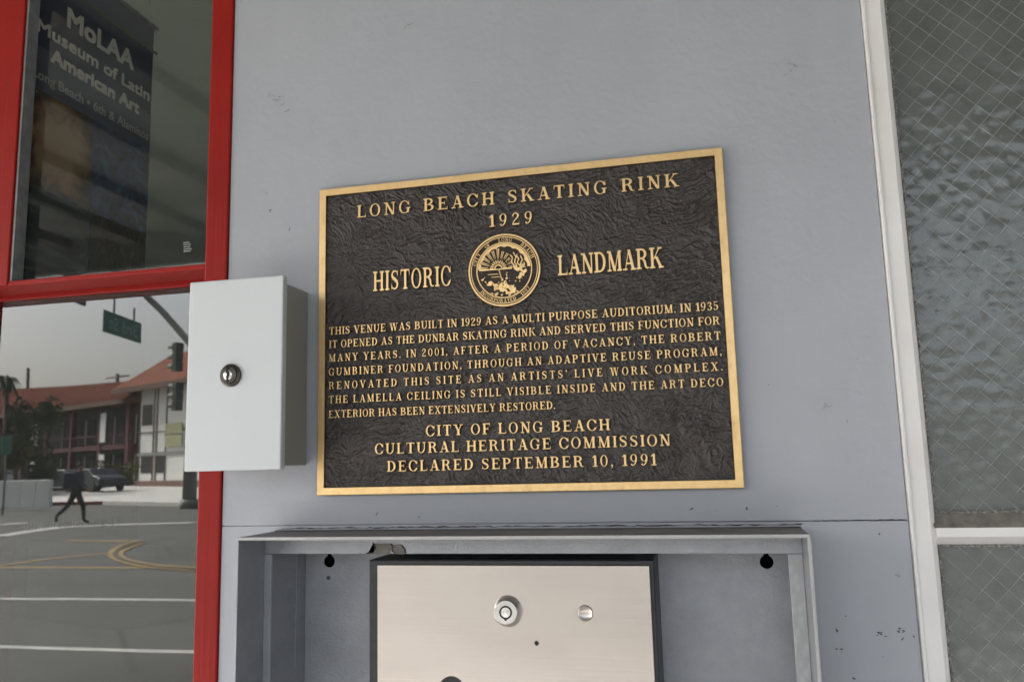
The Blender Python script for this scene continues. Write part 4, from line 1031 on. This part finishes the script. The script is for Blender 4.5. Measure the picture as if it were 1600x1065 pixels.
# local y axis after rotation = (-sin, cos)
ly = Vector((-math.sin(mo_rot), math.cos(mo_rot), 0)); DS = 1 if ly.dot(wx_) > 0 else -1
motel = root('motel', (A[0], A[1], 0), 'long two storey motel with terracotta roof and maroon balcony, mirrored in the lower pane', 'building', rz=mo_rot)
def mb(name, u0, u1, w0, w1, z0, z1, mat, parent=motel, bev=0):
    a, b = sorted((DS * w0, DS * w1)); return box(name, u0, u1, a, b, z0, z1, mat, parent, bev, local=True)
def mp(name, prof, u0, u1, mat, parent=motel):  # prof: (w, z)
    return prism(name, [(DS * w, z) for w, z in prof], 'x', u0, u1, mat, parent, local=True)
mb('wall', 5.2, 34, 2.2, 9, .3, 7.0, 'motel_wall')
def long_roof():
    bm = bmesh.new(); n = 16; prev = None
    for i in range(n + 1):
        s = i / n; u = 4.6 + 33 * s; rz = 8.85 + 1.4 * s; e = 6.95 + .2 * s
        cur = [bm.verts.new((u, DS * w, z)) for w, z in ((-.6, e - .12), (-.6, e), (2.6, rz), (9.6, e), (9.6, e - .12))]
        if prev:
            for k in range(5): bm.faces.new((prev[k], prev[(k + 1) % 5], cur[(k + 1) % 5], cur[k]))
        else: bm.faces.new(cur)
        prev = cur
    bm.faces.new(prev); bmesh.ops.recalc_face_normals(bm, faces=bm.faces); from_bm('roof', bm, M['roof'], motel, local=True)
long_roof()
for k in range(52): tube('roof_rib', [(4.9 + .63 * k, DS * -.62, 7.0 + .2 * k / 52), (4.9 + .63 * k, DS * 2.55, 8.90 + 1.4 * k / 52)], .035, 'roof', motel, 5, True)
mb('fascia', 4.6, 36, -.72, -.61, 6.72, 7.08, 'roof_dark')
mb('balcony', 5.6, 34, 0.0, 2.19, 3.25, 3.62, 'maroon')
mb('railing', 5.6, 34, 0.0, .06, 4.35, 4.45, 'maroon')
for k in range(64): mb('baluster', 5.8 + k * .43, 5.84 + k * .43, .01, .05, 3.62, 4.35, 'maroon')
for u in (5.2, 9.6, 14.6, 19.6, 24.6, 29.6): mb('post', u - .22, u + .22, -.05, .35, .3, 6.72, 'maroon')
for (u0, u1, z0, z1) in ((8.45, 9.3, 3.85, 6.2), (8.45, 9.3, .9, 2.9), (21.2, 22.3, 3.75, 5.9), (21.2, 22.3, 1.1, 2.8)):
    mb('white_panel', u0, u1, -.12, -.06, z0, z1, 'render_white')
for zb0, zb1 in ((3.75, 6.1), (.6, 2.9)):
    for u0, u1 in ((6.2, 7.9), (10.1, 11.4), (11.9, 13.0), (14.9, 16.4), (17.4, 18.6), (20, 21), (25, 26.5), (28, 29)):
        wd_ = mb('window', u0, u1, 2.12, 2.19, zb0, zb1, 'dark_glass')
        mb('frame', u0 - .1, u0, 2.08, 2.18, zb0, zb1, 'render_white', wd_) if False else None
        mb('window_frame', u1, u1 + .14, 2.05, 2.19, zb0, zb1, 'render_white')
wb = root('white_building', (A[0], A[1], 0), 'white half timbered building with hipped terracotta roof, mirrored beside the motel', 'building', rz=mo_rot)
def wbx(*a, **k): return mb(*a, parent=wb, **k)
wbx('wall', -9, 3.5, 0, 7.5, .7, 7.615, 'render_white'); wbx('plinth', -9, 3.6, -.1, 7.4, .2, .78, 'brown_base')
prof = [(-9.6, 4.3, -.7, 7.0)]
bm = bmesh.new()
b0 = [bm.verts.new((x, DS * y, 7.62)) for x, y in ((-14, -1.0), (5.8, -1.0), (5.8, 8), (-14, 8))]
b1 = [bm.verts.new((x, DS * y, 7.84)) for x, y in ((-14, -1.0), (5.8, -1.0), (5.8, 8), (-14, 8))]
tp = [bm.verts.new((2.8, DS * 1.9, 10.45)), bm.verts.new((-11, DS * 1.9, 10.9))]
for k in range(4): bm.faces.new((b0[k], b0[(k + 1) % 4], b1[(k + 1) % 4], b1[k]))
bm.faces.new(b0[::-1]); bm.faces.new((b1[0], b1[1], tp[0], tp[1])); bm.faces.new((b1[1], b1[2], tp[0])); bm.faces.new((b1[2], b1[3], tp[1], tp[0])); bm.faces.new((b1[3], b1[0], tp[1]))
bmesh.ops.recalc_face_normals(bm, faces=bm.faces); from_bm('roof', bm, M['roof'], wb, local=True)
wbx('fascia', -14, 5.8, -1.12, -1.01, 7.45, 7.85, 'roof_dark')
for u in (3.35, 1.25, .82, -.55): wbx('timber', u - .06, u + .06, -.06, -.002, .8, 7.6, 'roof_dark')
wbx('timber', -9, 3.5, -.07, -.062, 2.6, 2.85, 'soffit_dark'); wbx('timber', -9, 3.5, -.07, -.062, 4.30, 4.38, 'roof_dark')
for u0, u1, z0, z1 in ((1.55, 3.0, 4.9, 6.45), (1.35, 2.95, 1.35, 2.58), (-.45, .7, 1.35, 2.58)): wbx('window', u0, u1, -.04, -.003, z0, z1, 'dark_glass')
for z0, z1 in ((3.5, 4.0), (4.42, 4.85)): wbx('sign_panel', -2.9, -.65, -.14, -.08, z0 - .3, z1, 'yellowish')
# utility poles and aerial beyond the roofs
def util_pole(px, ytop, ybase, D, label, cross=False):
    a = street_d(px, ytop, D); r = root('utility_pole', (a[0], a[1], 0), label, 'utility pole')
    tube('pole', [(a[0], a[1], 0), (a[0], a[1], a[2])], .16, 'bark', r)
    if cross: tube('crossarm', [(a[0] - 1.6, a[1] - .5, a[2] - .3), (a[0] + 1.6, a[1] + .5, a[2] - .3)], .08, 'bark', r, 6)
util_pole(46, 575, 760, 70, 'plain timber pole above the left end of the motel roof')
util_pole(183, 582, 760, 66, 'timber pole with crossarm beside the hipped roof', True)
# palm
p = street_d(12, 592, 62); pr_ = root('palm_tree', (p[0], p[1], .3), 'palm tree rising behind the left end of the motel', 'tree')
tube('trunk', [(p[0], p[1], .3), (p[0] + .2, p[1], p[2] * .5), (p[0], p[1], p[2])], [.3, .22, .2], 'bark', pr_)
bm = bmesh.new()
for k in range(34):
    a = random.uniform(0, 6.28); e = random.uniform(-.5, 1.1); Lf = random.uniform(1.0, 1.6); prev = None
    for s in range(7):
        t = s / 6; rr = Lf * t; q = Vector((p[0] + rr * math.cos(a) * math.cos(e * (1 - t)), p[1] + rr * math.sin(a), p[2] + rr * math.sin(e) - 1.4 * t * t))
        w = .28 * (1 - t) + .03; n = Vector((-math.sin(a), math.cos(a), -.3)) * w
        cur = (bm.verts.new(q + n), bm.verts.new(q), bm.verts.new(q - n - Vector((0, 0, .0))))
        if prev: bm.faces.new((prev[0], prev[1], cur[1], cur[0])); bm.faces.new((prev[1], prev[2], cur[2], cur[1]))
        prev = cur
from_bm('crown', bm, M['leaf'], pr_)['kind'] = 'stuff'
def leafy(name, c, rx, ry, rz, n, mat, label, cat, trunk=True, leaf=.16):
    r = root(name, (c[0], c[1], 0), label, cat)
    bm = bmesh.new()
    cl = [(random.uniform(-.7, .7) * rx, random.uniform(-.7, .7) * ry, random.uniform(-.8, .8) * rz, random.uniform(.3, .55)) for _ in range(14)]
    for _ in range(n):
        u, v, w, q = random.choice(cl); d = Vector((random.gauss(0, 1), random.gauss(0, 1), random.gauss(0, 1))).normalized() * q * random.random() ** .4
        P = Vector((c[0] + u + d.x * rx, c[1] + v + d.y * ry, c[2] + w + d.z * rz)); a = Vector((random.gauss(0, 1), random.gauss(0, 1), random.gauss(0, 1))).normalized() * leaf; b = a.orthogonal().normalized() * leaf * .5
        vs = [bm.verts.new(P + a), bm.verts.new(P + b), bm.verts.new(P - a), bm.verts.new(P - b)]; bm.faces.new(vs)
    from_bm('crown' if trunk else 'foliage', bm, M[mat], r)['kind'] = 'stuff'
    if trunk:
        bm = bmesh.new(); add_tube(bm, [(c[0], c[1], .1), (c[0] + .1, c[1], c[2] * .6), (c[0], c[1], c[2])], [.16, .12, .07]); add_tube(bm, [(c[0] + .1, c[1], c[2] * .6), (c[0] + rx * .5, c[1], c[2] + rz * .3)], [.09, .04]); add_tube(bm, [(c[0] + .1, c[1], c[2] * .55), (c[0] - rx * .5, c[1], c[2] + rz * .3)], [.09, .04])
        from_bm('trunk', bm, M['bark'], r)
p = street_d(40, 680, 40); leafy('street_tree', (p[0], p[1], p[2]), 1.6, 1.6, 2.0, 2600, 'leaf', 'dark green street tree before the left end of the motel', 'tree')
p = street_d(22, 712, 38); leafy('street_tree', (p[0], p[1], p[2]), .9, .9, 1.0, 1100, 'leaf_y', 'small yellow green tree beside the dark green tree', 'tree')
for px, py, m, lb in ((80, 744, 'leaf', 'dark low shrub at the end of the white wall'), (178, 738, 'leaf_y', 'yellow green shrub beside the maroon corner post'), (60, 738, 'leaf', 'dark shrub behind the white wall')):
    p = street_d(px, py, 45); leafy('shrub', (p[0], p[1], max(.9, p[2])), 1.2, .8, .7, 900, m, lb, 'shrub', False)
# low white wall with the palm street behind
a, b = street_d(-60, 752, 27), street_d(78, 751, 27)
lw2 = root('low_white_wall', (a[0], a[1], 0), 'low white boundary wall beyond the red kerb', 'wall')
n_ = 6
for i in range(n_):
    x0, x1 = a[0] + (b[0] - a[0]) * i / n_, a[0] + (b[0] - a[0]) * (i + 1) / n_
    box('wall_section', x0 + .005, x1 - .005, a[1] - .2, a[1], .1, 1.22, 'render_white', lw2, .02)
# small street sign on a post at far left
a = street_d(9, 695, 24.5); ss = root('post_sign', (a[0], a[1], 0), 'small green sign on a slim post by the red kerb', 'sign')
tube('post', [(a[0], a[1], 0), (a[0], a[1], a[2])], .03, 'pole_grey', ss); box('sign_plate', a[0] - .30, a[0] + .30, a[1] + .03, a[1] + .05, a[2] - .35, a[2] + .3, 'sign_green', ss, .008)
# signal pole with mast arm, hanging street sign, signal heads
PB = street_d(296, 800, 27.0); px_, py_ = PB[0], PB[1]
sg = root('signal_pole', (px_, py_, 0), 'grey traffic signal pole with long mast arm over the street', 'signal pole')
tube('pole', [(px_, py_, 0), (px_, py_, 3.2), (px_, py_, 6.3)], [.27, .23, .17], 'pole_grey', sg, 12)
tube('base_collar', [(px_, py_, 0), (px_, py_, .35)], .34, 'pole_grey', sg, 12)
ad_ = Vector((.4279, .9038, 0))                # direction of the arm in the real street
arm0 = Vector((px_, py_, 6.1)); arm1 = arm0 + ad_ * 12.6 + Vector((0, 0, .35))
tube('mast_arm', [arm0, arm0.lerp(arm1, .5) + Vector((0, 0, .12)), arm1], [.13, .10, .07], 'pole_grey', sg, 10)
def signal_head(P, ang, label, n=3):
    r = root('traffic_signal', P, label, 'traffic signal', 'traffic signals on the pole', rz=ang)
    for k in range(n):
        z = -.36 * k
        bm = bmesh.new(); add_box(bm, -.17, .17, -.12, .12, z - .17, z + .17, .02); from_bm('section', bm, M['signal'], r, local=True)
        bm = bmesh.new(); vs = []
        for i in range(9):
            t = math.pi * (-.12 + 1.24 * i / 8); c, s = .14 * math.cos(t), .14 * math.sin(t)
            vs.append([bm.verts.new((c, -.12, z + s)), bm.verts.new((c, -.42 + .06 * (1 - math.sin(max(0, t))), z + s)), bm.verts.new((c * .93, -.42 + .06 * (1 - math.sin(max(0, t))), z + s * .93)), bm.verts.new((c * .93, -.12, z + s * .93))])
        for u, v in zip(vs, vs[1:]):
            for q in range(3): bm.faces.new((u[q], u[q + 1], v[q + 1], v[q]))
        from_bm('visor', bm, M['signal'], r, local=True)
        bm = bmesh.new(); add_lathe(bm, 0, z, [(.125, -.121), (.11, -.135), (.0001, -.14)], 20, False); from_bm('lens', bm, M['dark_glass'], r, local=True)
    return r
a = street_d(276, 541, 25.5); signal_head((a[0], a[1], a[2]), R_(-75), 'upper traffic signal head beside the pole top')
a = street_d(277, 603, 25.5); signal_head((a[0], a[1], a[2]), R_(-75), 'lower traffic signal head half way up the pole')
# hanging street name sign
sgn = root('street_name_sign', (0, 0, 0), 'green street name sign hanging under the mast arm', 'street sign')
ta = street_d(162, 488, 17.0); tb_ = street_d(220, 503, 19.0); hh = .56
P0 = Vector((ta[0], ta[1], 0)); P1v = Vector((tb_[0], tb_[1], 0)); zt = (ta[2] + tb_[2]) / 2
sgn.location = (P0.x, P0.y, zt - hh); dirv = (P1v - P0); sl_ = dirv.length; sgn.rotation_euler = (0, 0, math.atan2(dirv.y, dirv.x))
box('sign_plate', 0, sl_, -.02, .02, 0, hh, 'sign_green', sgn, .005, local=True)
for q in (.25, .8): bm = bmesh.new(); add_tube(bm, [(sl_ * q, 0, hh), (sl_ * q, 0, hh + (.75 if q < .5 else .35))], .03, 6); from_bm('hanger', bm, M['pole_grey'], sgn, local=True)
for side in (1, -1):
    cu = bpy.data.curves.new('t', 'FONT'); cu.body = '3rd St'; cu.offset = .02; o = bpy.data.objects.new('t', cu); me = bpy.data.meshes.new_from_object(o); bpy.data.objects.remove(o)
    co = np.empty(len(me.vertices) * 3); me.vertices.foreach_get('co', co); co = co.reshape(-1, 3); x0_, x1_ = co[:, 0].min(), co[:, 0].max()
    u = (co[:, 0] - x0_) / (x1_ - x0_) * sl_ * .78 + sl_ * .11
    if side > 0: u = sl_ - u
    out = np.stack([u, np.full(len(co), .024 * side), co[:, 1] * .46 + hh * .22], 1); me.vertices.foreach_set('co', out.ravel()); me.name = 'lettering'; me.update()
    link('lettering', me, M['sign_text'], sgn)
# a dark plate hanging nearer on the arm
a = street_d(107, 455, 13.5); b = street_d(133, 477, 14.3)
ds = root('hanging_plate', (a[0], a[1], (street_d(107, 472, 13.5)[2] + street_d(133, 476, 14.3)[2]) / 2), 'dark hanging plate under the near end of the mast arm', 'sign')
dv = Vector((b[0] - a[0], b[1] - a[1], 0)); ds.rotation_euler = (0, 0, math.atan2(dv.y, dv.x))
box('plate', 0, dv.length, -.03, .03, .0, 1.0, 'sign_dark', ds, .01, local=True)
# parked car
def parked_car(px, py, D, rz, label, mat='car'):
    a = street_d(px, py, D); r = root('parked_car', (a[0], a[1], .32), label, 'car', rz=rz)
    P = [(-2.2, .35), (-2.25, .75), (-1.9, .92), (-1.35, .98), (-.8, 1.38), (.6, 1.40), (1.2, 1.0), (2.05, .88), (2.22, .65), (2.2, .3)]
    prism('body', P, 'y', -.85, .85, mat, r, local=True, bev=.04)
    prism('windows', [(-1.2, 1.0), (-.76, 1.33), (.56, 1.35), (1.08, 1.02)], 'y', -.862, .862, 'dark_glass', r, local=True)
    for x in (-1.4, 1.4):
        for y in (-.8, .8):
            bm = bmesh.new(); add_lathe(bm, x, .32, [(.0001, y - .11), (.30, y - .11), (.33, y - .08), (.33, y + .08), (.30, y + .11), (.0001, y + .11)], 20, False); from_bm('wheel', bm, M['tyre'], r, local=True)
parked_car(150, 752, 44, mo_rot, 'dark blue car parked before the maroon motel balcony')
parked_car(112, 752, 45, mo_rot, 'dark car parked at the left, nearer the white wall')

# ------------------------------------------------------------------ the walker
def walker():
    g = street(117, 818); base = Vector((g[0], g[1], .0)); H = 1.78
    fx = Vector((.92, -.39, 0)); sx = Vector((.39, .92, 0))   # forward, side
    J = {}
    def add(n, f, s, z, r): J[n] = (base + fx * f * H + sx * s * H + Vector((0, 0, z * H)), r * H)
    add('pelvis', 0, 0, .53, .085); add('waist', .015, 0, .61, .075); add('chest', .035, 0, .72, .095); add('neckb', .045, 0, .815, .05); add('neck', .055, 0, .85, .032)
    add('head', .065, 0, .90, .052); add('crown', .06, 0, .955, .045)
    for sd, sn in (('l', -1), ('r', 1)):
        fw = 1 if sd == 'l' else -1
        add('hip' + sd, 0, .05 * sn, .50, .06)
        if fw > 0: add('kn' + sd, .10, .055 * sn, .275, .04); add('an' + sd, .115, .055 * sn, .04, .028); add('toe' + sd, .20, .06 * sn, .02, .022)
        else: add('kn' + sd, -.10, .055 * sn, .29, .04); add('an' + sd, -.27, .055 * sn, .13, .028); add('toe' + sd, -.27, .06 * sn, .03, .022)
        add('sh' + sd, .04, .115 * sn, .80, .042)
        add('el' + sd, (.12 if fw < 0 else -.10), .14 * sn, .64, .030); add('wr' + sd, (.22 if fw < 0 else -.14), .13 * sn, .56, .021); add('ha' + sd, (.26 if fw < 0 else -.15), .13 * sn, .50, .022)
    E = [('pelvis', 'waist'), ('waist', 'chest'), ('chest', 'neckb'), ('neckb', 'neck'), ('neck', 'head'), ('head', 'crown')]
    for sd in 'lr': E += [('pelvis', 'hip' + sd), ('hip' + sd, 'kn' + sd), ('kn' + sd, 'an' + sd), ('an' + sd, 'toe' + sd), ('chest', 'sh' + sd), ('sh' + sd, 'el' + sd), ('el' + sd, 'wr' + sd), ('wr' + sd, 'ha' + sd)]
    names = list(J); idx = {n: i for i, n in enumerate(names)}
    me = bpy.data.meshes.new('person'); me.from_pydata([tuple(J[n][0] - base) for n in names], [(idx[a], idx[b]) for a, b in E], [])
    o = bpy.data.objects.new('person', me); C.objects.link(o)
    sk = o.modifiers.new('s', 'SKIN'); ssf = o.modifiers.new('u', 'SUBSURF'); ssf.levels = ssf.render_levels = 2
    for i, n in enumerate(names): me.skin_vertices[0].data[i].radius = (J[n][1], J[n][1] * (1.25 if n in ('pelvis', 'chest', 'waist') else 1))
    me.skin_vertices[0].data[0].use_root = True
    dg_ = bpy.context.evaluated_depsgraph_get(); m2 = bpy.data.meshes.new_from_object(o.evaluated_get(dg_)); bpy.data.objects.remove(o)
    m2.name = 'person'; m2.materials.clear(); [m2.materials.append(M[k]) for k in ('cloth_dark', 'cloth_navy', 'skin')]
    for p in m2.polygons:
        z = p.center.z / H; p.material_index = 2 if z > .84 else (1 if z > .55 else 0)
        fwd = p.center.dot(fx) / H
        if .44 < z < .58 and abs(p.center.dot(sx) / H) > .10: p.material_index = 2
    shade(m2); o = link('person', m2, None); o.location = base
    tag(o, 'person striding across the street in dark clothes with a bag on the back', 'person')
    bm = bmesh.new(); add_box(bm, -.17, .17, -.16, .16, -.24, .24, .07, 3)
    bk = from_bm('backpack', bm, M['cloth_navy']); bk.location = base + fx * (-.17) + Vector((0, 0, 1.24)); bk.rotation_euler = (0, .12, math.atan2(fx.y, fx.x)); tag(bk, 'dark backpack on the walker\'s back', 'backpack')
    hr = bmesh.new(); bmesh.ops.create_icosphere(hr, subdivisions=2, radius=.098); 
    h = from_bm('hair', hr, M['cloth_dark'], smooth=True); h.parent = o; h.location = Vector(J['head'][0] - base) + Vector((0, 0, .07)) - fx * .03; h.scale = (1, .9, .95)
walker()
